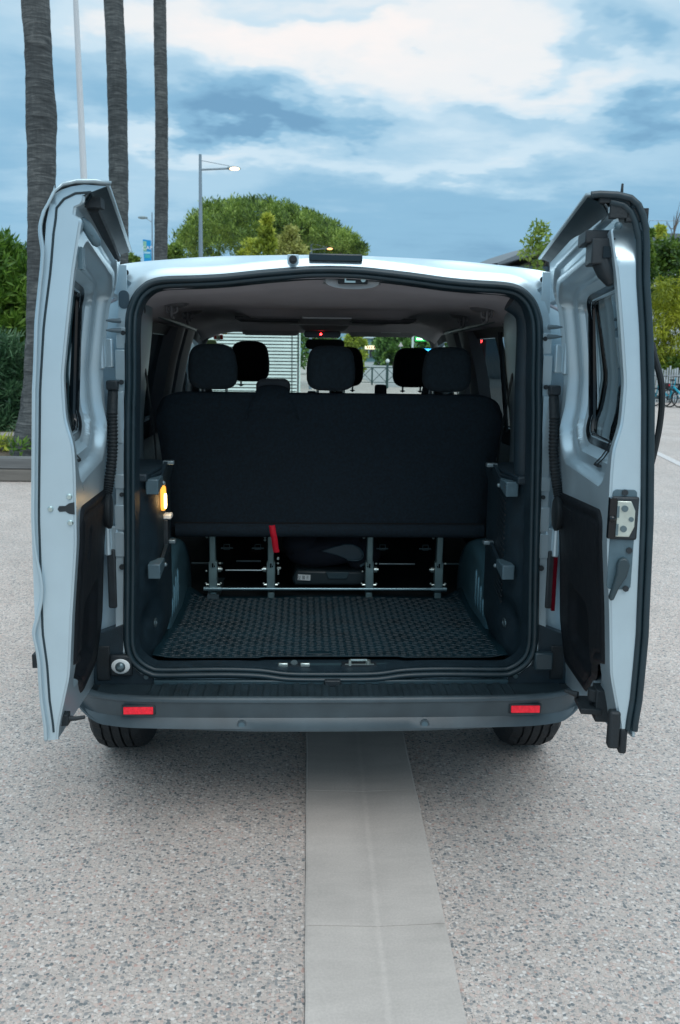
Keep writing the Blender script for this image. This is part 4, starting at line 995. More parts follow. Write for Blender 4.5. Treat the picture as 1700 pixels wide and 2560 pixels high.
# concrete drain strip running under the van, one shallow slab after another
def strip_x(y): return -.092+.006*(y-1.9), .112+.014*(y-1.9), .300+.0185*(y-1.9)
STRIPM = D.materials.new('strip_concrete'); STRIPM.use_nodes = True
def strip_mat():
    t = STRIPM.node_tree; b = t.nodes['Principled BSDF']; l = t.links.new; g = t.nodes.new('ShaderNodeNewGeometry')
    def n(sc_, det, st=(1, 1, 1)):
        mp = t.nodes.new('ShaderNodeMapping'); mp.inputs['Scale'].default_value = st; l(g.outputs['Position'], mp.inputs[0])
        x = t.nodes.new('ShaderNodeTexNoise'); x.inputs['Scale'].default_value = sc_; x.inputs['Detail'].default_value = det; l(mp.outputs[0], x.inputs[0]); return x
    a, c, st = n(3.5, 8), n(160, 3), n(22, 5, (.25, 1, 1))
    def mr(s, lo, hi, a0=.3, a1=.7):
        m = t.nodes.new('ShaderNodeMapRange'); m.inputs['From Min'].default_value = a0; m.inputs['From Max'].default_value = a1; m.inputs['To Min'].default_value = lo; m.inputs['To Max'].default_value = hi; l(s, m.inputs[0]); return m.outputs[0]
    def mul(x, y): m = t.nodes.new('ShaderNodeMath'); m.operation = 'MULTIPLY'; l(x, m.inputs[0]); l(y, m.inputs[1]); return m.outputs[0]
    k = mul(mul(mr(a.outputs[0], .90, 1.07), mr(c.outputs[0], .93, 1.06)), mr(st.outputs[0], .95, 1.04))
    # a few small dark stains
    v = t.nodes.new('ShaderNodeTexVoronoi'); v.inputs['Scale'].default_value = 2.6; l(g.outputs['Position'], v.inputs[0])
    k = mul(k, mr(v.outputs['Distance'], .84, 1, .01, .05))
    # worn pale line along the crease of the channel, and grime gathered on either side
    sp = t.nodes.new('ShaderNodeSeparateXYZ'); l(g.outputs['Position'], sp.inputs[0])
    def mm(op, x, y):
        q = t.nodes.new('ShaderNodeMath'); q.operation = op
        for i_, v_ in ((0, x), (1, y)):
            if isinstance(v_, (int, float)): q.inputs[i_].default_value = v_
            elif v_ is not None: l(v_, q.inputs[i_])
        return q.outputs[0]
    dist = mm('ABSOLUTE', mm('SUBTRACT', mm('ADD', sp.outputs[0], mm('MULTIPLY', mm('SUBTRACT', a.outputs[0], .5), .012)), mm('ADD', mm('MULTIPLY', sp.outputs[1], .014), .0854)), None)
    k = mul(k, mr(dist, 1.09, 1, .003, .012)); k = mul(k, mr(dist, .955, 1, .02, .06))
    s = t.nodes.new('ShaderNodeVectorMath'); s.operation = 'SCALE'; s.inputs[0].default_value = (.505, .455, .415); l(k, s.inputs['Scale']); l(s.outputs[0], b.inputs['Base Color'])
    b.inputs['Roughness'].default_value = .82; bp = t.nodes.new('ShaderNodeBump'); bp.inputs['Strength'].default_value = .2; bp.inputs['Distance'].default_value = .003; l(c.outputs[0], bp.inputs['Height']); l(bp.outputs[0], b.inputs['Normal'])
strip_mat()
b = MB(); ys = [-.89+.785*q+.0 for q in range(44)]
for q in range(43):
    y0, y1 = ys[q]+.0012, ys[q+1]-.0012
    P = []
    for k in range(9):
        y = y0+(y1-y0)*k/8; l_, c_, r_ = strip_x(y); w_ = .0015*math.sin(y*23)*(k % 2)
        e = .0012 if k in (0, 8) else 0; y += .012*math.sin(k*0)*0
        P.append([(l_+w_, y, -.006), (l_+w_, y, .008-e), (l_+.006+w_, y, .0105-e), (c_-.022, y, .0045-e), (c_-.004, y, .0032-e), (c_+.004, y, .0032-e), (c_+.022, y, .0045-e), (r_-.006-w_, y, .0105-e), (r_-w_, y, .008-e), (r_-w_, y, -.006)])
    P = [[(a, yy, -.006) for a, yy, zz in P[0]]]+P+[[(a, yy, -.006) for a, yy, zz in P[-1]]]
    b.grid(P)
tag(b.build('drain_strip', STRIPM, smooth=20), kind='structure')
b = MB(); b.add([(strip_x(y)[i]+(-.001, 0, .001)[i], y, -.001) for y in (-.8, 32) for i in (0, 2)], [(0, 1, 3, 2)])
tag(b.build('drain_joint', mat('joint_dark', (.17, .16, .15), .9)), kind='structure')
# asphalt and pale paving farther away, white line
ASPH = mat('asphalt', (.30, .285, .28), .9, 0, .10, .6, .2, 60)
b = MB(); b.add([(4, 46, .004), (150, 46, .004), (150, 330, .004), (4, 330, .004)], [(0, 1, 2, 3)]); tag(b.build('road', mat('road_grey', (.33, .33, .33), .9, 0, .1, .1)), kind='structure')
def gz(px, py, z=0):
    d = ray(px, py); t = (z-CH)/d.z; return Vector((CX+d.x*t, d.y*t, z))
p0, p1 = gz(1640, 1131, .002), gz(1700, 1160, .002); dv = (p1-p0).normalized(); nv_ = Vector((-dv.y, dv.x, 0))*.07
b = MB(); a0, a1 = p0-dv*2.5, p1+dv*1.2; b.add([a0-nv_, a1-nv_, a1+nv_, a0+nv_], [(0, 1, 2, 3)]); tag(b.build('road_marking', mat('line_white', (.55, .53, .52), .8, 0, .2, 30)), kind='structure')

# ============================================================ PLANTS
def leafmat(name, cols, rough=.55, trans=.25):
    m = D.materials.new(name); m.use_nodes = True; t = m.node_tree; b = t.nodes['Principled BSDF']
    g = t.nodes.new('ShaderNodeNewGeometry'); r = t.nodes.new('ShaderNodeValToRGB'); e = r.color_ramp.elements
    e[0].color = (*cols[0], 1); e[1].color = (*cols[-1], 1)
    for i, c in enumerate(cols[1:-1]): q = e.new((i+1)/(len(cols)-1)); q.color = (*c, 1)
    nn = t.nodes.new('ShaderNodeTexNoise'); nn.inputs['Scale'].default_value = .9; nn.inputs['Detail'].default_value = 2; t.links.new(g.outputs['Position'], nn.inputs[0])
    ma = t.nodes.new('ShaderNodeMath'); ma.operation = 'MULTIPLY_ADD'; t.links.new(g.outputs['Random Per Island'], ma.inputs[0]); ma.inputs[1].default_value = .55
    mb = t.nodes.new('ShaderNodeMath'); mb.operation = 'MULTIPLY_ADD'; t.links.new(nn.outputs[0], mb.inputs[0]); mb.inputs[1].default_value = 1.6; mb.inputs[2].default_value = -.58
    t.links.new(mb.outputs[0], ma.inputs[2]); t.links.new(ma.outputs[0], r.inputs[0]); t.links.new(r.outputs[0], b.inputs['Base Color'])
    b.inputs['Roughness'].default_value = rough
    tl = t.nodes.new('ShaderNodeBsdfTranslucent'); t.links.new(r.outputs[0], tl.inputs[0]); mx_ = t.nodes.new('ShaderNodeMixShader'); mx_.inputs[0].default_value = trans
    o = t.nodes['Material Output']; t.links.new(b.outputs[0], mx_.inputs[1]); t.links.new(tl.outputs[0], mx_.inputs[2]); t.links.new(mx_.outputs[0], o.inputs[0]); return m
def leaves(name, m, clumps, n, ln, wd, parent, seed, outward=.6, droop=0, updir=0):
    r = random.Random(seed); V = []; Fc = []
    for c, R_ in clumps:
        c = Vector(c); R3 = R_ if isinstance(R_, tuple) else (R_, R_, R_)
        for _ in range(n):
            d = Vector((r.gauss(0, 1), r.gauss(0, 1), r.gauss(0, 1))).normalized(); k = r.random()**.45
            p = c+Vector((d.x*R3[0], d.y*R3[1], d.z*R3[2]))*k
            a = (d*outward+Vector((r.gauss(0, .5), r.gauss(0, .5), r.gauss(0, .5)+updir-droop))).normalized()
            q = a.cross(Vector((r.gauss(0, 1), r.gauss(0, 1), r.gauss(0, 1)))).normalized(); L_ = ln*r.uniform(.6, 1.3); W_ = wd*r.uniform(.7, 1.2)
            o = len(V); V += [p, p+a*L_*.45+q*W_*.5, p+a*L_, p+a*L_*.45-q*W_*.5]; Fc.append((o, o+1, o+2, o+3))
    b = MB(); b.add(V, Fc); return b.build(name, m, parent, smooth=0)
BARK = mat('bark', (.10, .08, .065), .9, 0, .3, 8, .6, 20)
def tree(name, base, label, cat, group, trunk, branches, r0, clumps, lm, n, ln, wd, seed, **k):
    T = empty(name, base, label, cat, group); b = MB()
    b.tube(trunk, [r0*(1-.5*i/(len(trunk)-1)) for i in range(len(trunk))], 10)
    for br in branches: b.tube(br, [r0*.4*(1-.7*i/(len(br)-1)) for i in range(len(br))], 6)
    b.build('trunk', BARK, T); leaves('crown', lm, clumps, n, ln, wd, T, seed, **k); return T
PINEM = leafmat('pine_needles', [(.024, .058, .018), (.095, .17, .032), (.23, .34, .06), (.38, .50, .11)])
YELM = leafmat('yellow_leaves', [(.12, .17, .02), (.27, .34, .035), (.44, .50, .06), (.56, .58, .10)])
HEDM = leafmat('hedge_leaves', [(.015, .055, .008), (.07, .165, .016), (.17, .31, .035), (.30, .43, .08)])
OLEM = leafmat('oleander_leaves', [(.010, .040, .020), (.035, .10, .045), (.09, .19, .085), (.16, .27, .14)], .4)
BAMM = leafmat('bamboo_leaves', [(.09, .12, .004), (.20, .25, .008), (.32, .36, .015), (.42, .44, .04)])
DARKM = leafmat('dark_leaves', [(.010, .030, .008), (.04, .10, .014), (.11, .20, .02), (.20, .30, .04)])
# umbrella pine
R = random.Random(5)
Yp = 45; k_ = Yp/F_PX
outl = [(462, 640), (468, 600), (480, 560), (500, 533), (525, 515), (560, 507), (620, 502), (680, 504), (730, 519), (765, 530), (800, 548), (840, 565), (865, 590), (890, 622), (902, 640)]
cl = []
for _ in range(620):
    px = R.uniform(466, 896); top = lerp(px, [o[0] for o in outl], [o[1] for o in outl]); f = R.random()**.6; dy = R.uniform(-1, 1)
    py = 655-(655-top-10)*math.sqrt(max(0, 1-dy*dy*.85))*(.25+.75*f) if R.random() < .75 else 655-(655-top-9)*math.sqrt(max(0, 1-dy*dy*.85))
    p = at(px, py, Yp); p.y += dy*4.2; cl.append((p, R.uniform(.20, .42)))
cb = at(682, 640, Yp)
tree('pine_tree', (cb.x, Yp, 0), 'large domed dark green umbrella pine beyond the van roof', 'tree', None,
     [(cb.x, Yp, 0), (cb.x+.2, Yp, 2), (cb.x, Yp, 4), (cb.x-.1, Yp, 6)], [[(cb.x, Yp, 3.6), (cb.x+dx*.5, Yp+dy, 4.8), (cb.x+dx, Yp+dy*2, 6.4)] for dx, dy in ((-3, .5), (-1.5, -1), (1.8, 1), (3.3, -.6), (0, 1.4))], .32, cl, PINEM, 95, .19, .06, 1, updir=.75, outward=.5)
def ptree(name, px, py, Y, wpx, hpx, label, m, seed, n=70, nc=60, ln=.16, wd=.08, cat='tree', group=None, cone=.5, **k):
    kk = Y/F_PX; c = at(px, py, Y); r = random.Random(seed); cl = []
    for _ in range(nc):
        h = r.random(); wq = (1-abs(h-.35)**1.4*cone*1.6) if h > .35 else 1; a = r.uniform(0, 6.283); q = r.random()**.5
        cl.append(((c.x+math.cos(a)*q*wpx*.5*kk*max(.1, wq), Y+math.sin(a)*q*wpx*.4*kk*max(.1, wq), c.z+(h-.5)*hpx*kk), wpx*kk*r.uniform(.09, .16)))
    zb = c.z-hpx*kk*.5
    return tree(name, (c.x, Y, 0), label, cat, group, [(c.x, Y, 0), (c.x+.05, Y, max(.3, zb*.6)), (c.x, Y, max(.5, c.z))], [[(c.x, Y, max(.3, zb*.7)), (c.x+dx*wpx*kk*.3, Y, c.z)] for dx in (-1, 1)], max(.04, wpx*kk*.03), cl, m, n, ln, wd, seed, **k)
ptree('young_tree', 668, 612, 30, 62, 120, 'slender yellow-green tree in front of the umbrella pine', YELM, 11, 60, 50, .16, .08, cone=1.2, updir=.6)
ptree('young_tree', 728, 622, 32, 80, 90, 'pale yellowish bushy tree between the slender tree and the low lit street lamp', leafmat('pale_leaves', [(.14, .17, .04), (.30, .33, .08), (.42, .44, .13), (.52, .52, .18)]), 12, 60, 50, .15, .08, cone=.7)
ptree('young_tree', 628, 636, 33, 60, 60, 'low green bushy crown left of the slender yellow-green tree', YELM, 13, 60, 40, .15, .08)
ptree('young_tree', 835, 640, 47, 40, 40, 'small yellow crown behind the low lit street lamp', YELM, 14, 50, 26, .16, .09)
ptree('round_tree', 430, 642, 40, 60, 44, 'low dark green crown beside the thinnest palm trunk', PINEM, 15, 60, 40, .18, .1)
ptree('round_tree', 326, 655, 40, 40, 24, 'tiny green crown between two palm trunks at the van roof', PINEM, 16, 60, 20, .18, .1)
# right-hand side
ptree('wispy_tree', 1345, 618, 24, 90, 110, 'thin airy bright green tree above the right end of the van roof', leafmat('wispy_leaves', [(.10, .20, .03), (.22, .32, .05), (.35, .42, .09)]), 17, 22, 34, .13, .07, cone=.9)
ptree('broadleaf_tree', 1672, 700, 38, 190, 170, 'bright green broadleaf tree against the white building on the right', DARKM, 18, 75, 90, .22, .13)
ptree('bamboo_clump', 1680, 835, 34, 170, 250, 'dense yellow-green bamboo clump behind the parked bicycles', BAMM, 19, 110, 110, .24, .045, cat='bamboo', droop=.5, cone=.3)
ptree('bamboo_clump', 1830, 800, 36, 210, 290, 'second bamboo clump at the far right edge', BAMM, 20, 90, 80, .24, .05, cat='bamboo', droop=.5, cone=.3) if 0 else None
ptree('shrub', 1690, 925, 33.4, 120, 60, 'dark green low shrub at the foot of the bamboo', DARKM, 21, 80, 40, .13, .07, cat='shrub')
# left-hand hedges
ptree('tall_hedge_shrub', -10, 760, 14.5, 190, 300, 'tall bright green leafy shrub with its top against the sky, left of the thickest palm', HEDM, 22, 130, 110, .15, .036, cat='shrub', updir=.5, cone=.25)
ptree('tall_hedge_shrub', 62, 760, 17.5, 120, 240, 'green shrub growing directly behind the thickest palm trunk', HEDM, 23, 110, 80, .15, .036, cat='shrub', updir=.5, cone=.3)
ptree('oleander_bush', -15, 960, 12.9, 190, 210, 'blue-green oleander bush with narrow leaves beside the thickest palm', OLEM, 24, 150, 90, .15, .024, cat='bush', updir=.3, cone=.3)
ptree('tall_hedge_shrub', -210, 770, 15.5, 220, 290, 'green leafy shrub at the left end of the hedge row', HEDM, 25, 90, 70, .16, .045, cat='shrub', updir=.5, cone=.25)
# planter with timber kerb ---------------------------------------------------------
PX1 = at(150, 1150, 10.98).x+1.1
KERB = mat('weathered_timber', (.13, .135, .135), .8, 0, .25, 5, .3, 40, vstretch=(.3, 1, 6))
pe = empty('planter', ((PX1-9)/2-1, 11, 0), 'raised planting bed with a two-course weathered timber kerb on the left', 'planter')
b = MB(); b.box(((PX1-9)/2, 11.08, .145), (PX1+9, .2, .01)); 
b = MB(); b.box(((PX1-9)/2, 11.09, .225), (PX1+9, .22, .135)); b.box((PX1-.11, 14.5, .225), (.22, 6.6, .135)); b.build('kerb_beam', KERB, pe, bevel=.012)
b = MB(); b.box(((PX1-9)/2, 11.075, .075), (PX1+9, .19, .15)); b.box((PX1-.095, 14.5, .075), (.19, 6.6, .15)); b.build('kerb_beam', mat('weathered_timber_b', (.15, .14, .125), .8, 0, .25, 5, .3, 40, vstretch=(.3, 1, 6)), pe, bevel=.012)
b = MB(); P = [[(-9+(PX1+8.8)*i/30, 11.19+6.5*j/20, .24+.05*noise.noise(Vector((i*.4, j*.4, 0)))+.012*j) for i in range(31)] for j in range(21)]
b.grid(P); b.build('soil', mat('soil', (.085, .07, .05), .95, 0, .4, 14, .8, 30), pe)
GRM = leafmat('grass_blades', [(.03, .07, .01), (.10, .18, .02), (.22, .28, .05)])
R = random.Random(9)
gl = leaves('grass', GRM, [((R.uniform(-6.2, -3.2), R.uniform(11.4, 16.5), .36), (.14, .14, .07)) for _ in range(150)], 22, .12, .014, None, 31, updir=.8); tag(gl, kind='stuff', label='tufts of grass and weeds in the planting bed', cat='grass')
for k, (px, py, lb) in enumerate(((12, 1122, 'yellow-green low weed at the left end of the planting bed'), (42, 1133, 'small bright green leafy weed between low plants and the palm foot'))):
    p = gz(px, py, .30); T = empty('weed', p, lb, 'weed'); leaves('leaf', YELM if k == 0 else HEDM, [((p.x, p.y, .37), (.14, .1, .07))], 70 if k == 0 else 40, .13, .035, T, 40+k, updir=.4)
p = gz(8, 1100, .42); b = MB(); b.box((p.x-1.05, p.y+.2, .37), (2.6, .5, .22), Matrix.Rotation(rad(9), 3, 'Z')); tag(b.build('stone_block', CONC, bevel=.02), 'pale stone block lying behind the palm foot in the bed', 'stone block')
# palms ---------------------------------------------------------------------------------
def palm_mat():
    m = D.materials.new('palm_trunk'); m.use_nodes = True; t = m.node_tree; b = t.nodes['Principled BSDF']; l = t.links.new; g = t.nodes.new('ShaderNodeTexCoord')
    def n(sc_, st, det=5, dist=0):
        mp = t.nodes.new('ShaderNodeMapping'); mp.inputs['Scale'].default_value = st; l(g.outputs['Object'], mp.inputs[0]); x = t.nodes.new('ShaderNodeTexNoise'); x.inputs['Scale'].default_value = sc_; x.inputs['Detail'].default_value = det; x.inputs['Distortion'].default_value = dist; l(mp.outputs[0], x.inputs[0]); return x.outputs[0]
    a = n(1.0, (3.0, 3.0, 20), 8, 1.6); c = n(1.0, (26, 26, 5.0), 5, 1.0); d = n(.9, (1, 1, 1), 3)
    cs_ = t.nodes.new('ShaderNodeMath'); cs_.operation = 'MULTIPLY_ADD'; l(c, cs_.inputs[0]); cs_.inputs[1].default_value = .30; cs_.inputs[2].default_value = .36
    mu = t.nodes.new('ShaderNodeMath'); mu.operation = 'MULTIPLY'; l(a, mu.inputs[0]); l(cs_.outputs[0], mu.inputs[1])
    ad_ = t.nodes.new('ShaderNodeMath'); ad_.operation = 'MULTIPLY_ADD'; l(d, ad_.inputs[0]); ad_.inputs[1].default_value = .22; l(mu.outputs[0], ad_.inputs[2])
    r = t.nodes.new('ShaderNodeValToRGB'); e = r.color_ramp.elements; e[0].position = .22; e[0].color = (.018, .022, .024, 1); e[1].position = .52; e[1].color = (.15, .158, .155, 1); q = e.new(.36); q.color = (.060, .068, .070, 1)
    l(ad_.outputs[0], r.inputs[0]); l(r.outputs[0], b.inputs['Base Color']); b.inputs['Roughness'].default_value = .9
    bp = t.nodes.new('ShaderNodeBump'); bp.inputs['Strength'].default_value = .9; bp.inputs['Distance'].default_value = .03; l(mu.outputs[0], bp.inputs['Height']); l(bp.outputs[0], b.inputs['Normal']); return m
PALM = palm_mat()
FROND = leafmat('frond', [(.03, .06, .02), (.07, .13, .03), (.14, .2, .05)])
def palm(Y, pts, zbase, ztop_, label, seed):
    P3 = [at(px, py, Y) for px, py, r in pts]; rr = [r*Y/F_PX for px, py, r in pts]
    P3 = [Vector((P3[0].x+(P3[0].x-P3[1].x)*1.2, Y, ztop_))]+P3; rr = [rr[0]*.9]+rr
    zl = [-p.z for p in P3]; n = int((ztop_-zbase)/.05); path, rad_ = [], []
    for i in range(n+1):
        z = zbase+(ztop_-zbase)*i/n; x = lerp(-z, zl, [p.x for p in P3]); r = lerp(-z, zl, rr); path.append(Vector((x, Y, z))); rad_.append(r)
    T = empty('palm_tree', (path[0].x, Y, 0), label, 'palm tree', 'tall palms on the left'); b = MB(); rows = []
    for i, (p, r) in enumerate(zip(path, rad_)):
        rows.append([p+Vector((math.cos(a*.2244), math.sin(a*.2244), 0))*r*(1+.055*noise.noise(Vector((math.cos(a*.2244)*1.5+seed, math.sin(a*.2244)*1.5, p.z*6)))+.03*(((p.z*7.3+.4*noise.noise(Vector((a*.3, seed, p.z))))) % 1)) for a in range(28)])
    b.grid(rows, False, True); b.build('trunk', PALM, T, smooth=60)
    r = random.Random(seed); V = []; Fc = []; top = path[-1]
    for k in range(30):
        a = r.uniform(0, 6.283); e0 = r.uniform(-.2, 1.2); Ld = r.uniform(1.8, 2.4); q = top.copy(); d = Vector((math.cos(a)*math.cos(e0), math.sin(a)*math.cos(e0), math.sin(e0)))
        for s_ in range(16):
            q = q+d*Ld/16; d = (d+Vector((0, 0, -.10))).normalized(); sd_ = d.cross(Vector((0, 0, 1))).normalized(); wl = .55*math.sin(math.pi*(s_+1)/17.5)
            for sg in (-1, 1): o = len(V); V += [q, q+d*.05, q+sd_*sg*wl+d*.25+Vector((0, 0, -.12))]; Fc.append((o, o+1, o+2))
    b = MB(); b.add(V, Fc); b.build('crown', FROND, T, smooth=0)
    return T
palm(11.9, [(88, 0, 31), (98, 160, 30), (103, 290, 34), (104, 420, 32), (104, 500, 31), (102, 680, 31), (100, 830, 32), (98, 940, 35), (94, 1020, 40), (88, 1080, 48), (84, 1150, 60)], .2, 10.5, 'thickest palm trunk, rising from the planting bed beside the left door', 1)
palm(16.6, [(284, 0, 21.5), (291, 160, 22), (294.5, 287, 22), (297, 478, 22), (296, 620, 22.5), (296, 1100, 24)], 0, 13, 'middle palm trunk between the white flagpole and the blue banner', 2)
palm(23.6, [(399, 0, 14), (401.5, 160, 14.6), (404, 290, 14.5), (404, 480, 15.5), (402, 640, 15.5), (402, 900, 16)], 0, 16, 'thinnest palm trunk just right of the blue banner', 3)
# flagpole -------------------------------------------------------------------------------
fb = at(211, 470, 14); ft = at(189, 0, 14); T = empty('flagpole', (fb.x+.16, 14, 0), 'slim white tapering pole between the two nearest palms', 'pole')
b = MB(); dxy = (fb.x-ft.x)/(fb.z-ft.z); P = [(fb.x-dxy*(fb.z-z), 14, z) for z in (0, 2, 4, 6, 8, 10)]; b.tube(P, [.062, .056, .05, .040, .028, .02], 14); b.build('pole', mat('pole_white', (.62, .64, .66), .4), T)
b = MB(); b.cyl((P[0][0], 14, 0), (P[0][0], 14, .04), .14, 20); b.build('base_plate', DSTEEL, T)
# street lamps ----------------------------------------------------------------------------
LMET = mat('lamp_metal', (.24, .31, .36), .4, .3); GLOW = emis('lamp_warm', (1, .66, .40), 2.4); GLOW2 = emis('lamp_orange', (1, .45, .16), 2.6)
def lamp(Y, base_px, top, arm0, head, hw, label, glow=None, rp=.038, arm_low=False, stay=True):
    tp = at(*top, Y); x0 = tp.x; T = empty('street_lamp', (x0, Y, 0), label, 'street lamp', 'street lamps'); h = at(*head, Y); a0 = at(*arm0, Y); k = hw*Y/F_PX
    b = MB(); bx = at(*base_px, Y).x; b.tube([(bx-(tp.x-bx)*.6, Y, 0), (bx, Y, at(*base_px, Y).z), (x0, Y, tp.z)], [rp*1.4, rp*1.2, rp*.8], 12); b.build('pole', LMET, T)
    s_ = 1 if h.x > x0 else -1
    b = MB(); b.tube([(x0, Y, a0.z), (h.x-s_*k*.5, Y, h.z)], rp*.6, 8); b.build('arm', LMET, T)
    if stay: b = MB(); b.tube([(x0, Y, tp.z-.12), (h.x-s_*k*.6, Y, h.z+.05)], rp*.2, 6); b.build('stay_rod', LMET, T)
    b = MB(); b.ball((h.x, Y, h.z), (k, k*.55, k*.30), 10, 18); b.build('lamp_head', mat('lamp_head_grey', (.22, .30, .32), .4), T)
    if glow: b = MB(); b.ball((h.x+s_*.02, Y-.04, h.z-k*.10), (k*.72, k*.45, k*.22), 8, 18); b.build('lamp_glass', glow, T)
    return T
lamp(20, (502, 640), (500.5, 386), (501, 424), (584, 421), 17, 'lit street lamp standing tallest, in front of the umbrella pine', GLOW)
lamp(42, (778, 640), (778.5, 602), (778, 624), (823, 621), 10, 'low lit street lamp with an orange glow above the van roof', GLOW2, .05)
lamp(30, (381, 650), (380, 531), (380, 556), (357, 544), 12, 'unlit street lamp with a flat head, carrying the blue banner', None, .022, stay=False)
# banner
Yb = 29.9; c0 = at(357, 598, Yb); c1 = at(377, 601, Yb); c2 = at(379, 668, Yb); c3 = at(361, 668, Yb)
b = MB(); b.prism([(c0.x, c0.z), (c1.x, c1.z), (c2.x, c2.z), (c3.x, c3.z)], lambda x, z, t: (x, Yb+t, z), 0, .02)
bn = b.build('banner', mat('banner_blue', (.0, .28, .62), .6)); tag(bn, 'blue and green street banner lettered CAP hanging on the unlit lamp', 'banner')
def band(name, z0, z1, x0, x1, m, k):
    b = MB(); q = at(357, z0, Yb), at(357, z1, Yb); b.box(((at(x0, z0, Yb).x+at(x1, z0, Yb).x)/2, Yb-.004*k, (q[0].z+q[1].z)/2), (at(x1, z0, Yb).x-at(x0, z0, Yb).x, .004, q[0].z-q[1].z)); return b.build(name, m, bn)
band('green_patch', 603, 628, 358, 366, mat('banner_green', (.25, .5, .35), .6), 1); band('teal_patch', 636, 645, 362, 376, mat('banner_teal', (.05, .42, .45), .6), 1); band('pale_band', 629, 634, 360, 376, mat('banner_pale', (.35, .65, .75), .6), 1)
p = at(368.5, 620, Yb-.02); text('banner_text', 'CAP', .165, Matrix.Translation(p) @ Matrix.Rotation(rad(90), 4, 'X'), WHITEP, bn, .002)
# ============================================================ BUILT THINGS
# slatted kiosk ahead of the van
KY = 13.2; kl = -3.5; kr = at(747, 900, KY).x; T = empty('kiosk', ((kl+kr)/2, KY+1.2, 0), 'white slatted kiosk standing ahead of the van, seen through the windscreen', 'kiosk')
SLAT = mat('slat_white', (.80, .90, .86), .5, 0, .08, 3); KD = mat('kiosk_dark', (.02, .035, .035), .8)
b = MB()
for q in range(46): b.box(((kl+kr)/2, KY, .25+.0485*q), (kr-kl, .02, .033))
b.build('front_slats', SLAT, T)
b = MB(); b.box(((kl+kr)/2, KY+1.3, 1.2), (kr-kl-.1, 2.4, 2.35)); b.build('dark_core', KD, T)
b = MB()
for q in range(46): b.box((kr+.0, KY+1.2, .25+.0485*q), (.02, 2.3, .026))
for q in range(9): b.box((kr+.012, KY+.12+.27*q, 1.3), (.012, .012, 2.2))
b.build('side_slats', SLAT, T)
b = MB(); b.box((kr-.10, KY-.012, 1.3), (.012, .01, 2.2)); b.box((kr-.01, KY-.012, 1.3), (.02, .012, 2.2)); b.build('corner_post', KD, T)
b = MB(); b.box(((kl+kr)/2, KY+1.2, 2.50), (kr-kl+.1, 2.6, .08)); b.build('kiosk_roof', SLAT, T)
# far background through the windscreen
def fbox(b, x0, x1, y0, y1, Y, dep, dy=0):
    a, c = at(x0, y0, Y), at(x1, y1, Y); b.box(((a.x+c.x)/2, Y+dep/2+dy, (a.z+c.z)/2), (abs(c.x-a.x), dep, abs(a.z-c.z))); return b
T = empty('shop_building', (at(925, 890, 205).x, 208, 0), 'small distant building with a white roof slab and lit shop sign through the windscreen', 'building')
fbox(MB(), 888, 958, 832, 846, 204, 9).build('roof', mat('far_white', (.6, .68, .7), .6), T)
fbox(MB(), 892, 952, 846, 905, 206, 6).build('wall', mat('far_wall', (.12, .22, .24), .5), T)
b = MB(); [fbox(b, x, x+9, 848, 862, 205.7, .3) for x in (894, 905, 919, 933)]; b.build('window', mat('far_glass', (.22, .38, .42), .2), T)
fbox(MB(), 893, 950, 874, 893, 205.7, .3).build('shop_front', mat('far_dark', (.03, .03, .04), .5), T)
sg = fbox(MB(), 913, 942, 864, 873, 205.3, .3).build('shop_sign', emis('shop_sign_light', (1, .85, .55), 1.3), T)
b = MB(); [fbox(b, x, x+3, 866, 871, 205.1, .1) for x in (917, 922, 928, 934)]; b.build('sign_marks', mat('sign_mark', (.5, .12, .06), .5), sg)
b = MB(); [fbox(b, x, x+2, 872, 893, 205.5, .1) for x in (905, 921, 936)]; b.build('column', mat('far_col', (.3, .4, .4), .5), T)
GFAR = leafmat('far_leaves', [(.05, .12, .03), (.12, .24, .05), (.22, .36, .09)])
ptree('street_tree', 985, 862, 150, 90, 80, 'broad green street tree seen through the windscreen, right of the shop', GFAR, 51, 60, 60, .8, .5)
ptree('street_tree', 1060, 858, 160, 110, 90, 'green street tree behind the green lit sign', GFAR, 52, 60, 60, .8, .5)
ptree('street_tree', 982, 890, 120, 40, 26, 'dark rounded bush beside the far road', DARKM, 53, 60, 30, .4, .3)
ptree('street_tree', 884, 880, 60, 60, 90, 'yellow-green tree beside the kiosk seen through the windscreen', YELM, 54, 60, 50, .25, .15)
ptree('street_tree', 800, 868, 75, 150, 76, 'green tree beyond the right corner of the white kiosk', GFAR, 56, 60, 60, .35, .2)
ptree('street_tree', 1240, 840, 90, 190, 110, 'tree seen dimly through the right side window', DARKM, 55, 60, 60, .5, .3)
T = empty('lit_sign', (at(1052, 880, 100).x, 100, 0), 'bright green lit sign board on a white post, through the windscreen', 'sign')
fbox(MB(), 1039, 1066, 841, 853, 100, .3).build('sign_board', mat('sign_case', (.02, .25, .06), .4, emit=(.02, .8, .15), estr=.6), T)
b = MB(); [fbox(b, 1042+q*5, 1045.4+q*5, 845, 849.5, 99.9, .05) for q in range(5)]; b.build('light_row', emis('green_light', (.5, 1, .6), 5), T)
fbox(MB(), 1030, 1033, 838, 905, 100, .1).build('post', WHITEP, T)
T = empty('traffic_sign', (at(1002, 880, 118).x, 118, 0), 'small white triangular road sign above the front headrest', 'traffic sign')
b = MB(); a, c, e = at(1002, 855, 118), at(996, 866, 118), at(1008, 866, 118); b.add([a, c, e, a+Vector((0, .05, 0)), c+Vector((0, .05, 0)), e+Vector((0, .05, 0))], [(0, 1, 2), (3, 5, 4), (0, 3, 4, 1), (1, 4, 5, 2), (2, 5, 3, 0)]); b.build('sign_face', mat('tri_pale', (.65, .55, .55), .5), T, smooth=0)
b = MB(); b.cyl((a.x, 118.1, 0), (a.x, 118.1, a.z), .05); b.build('post', LMET, T)
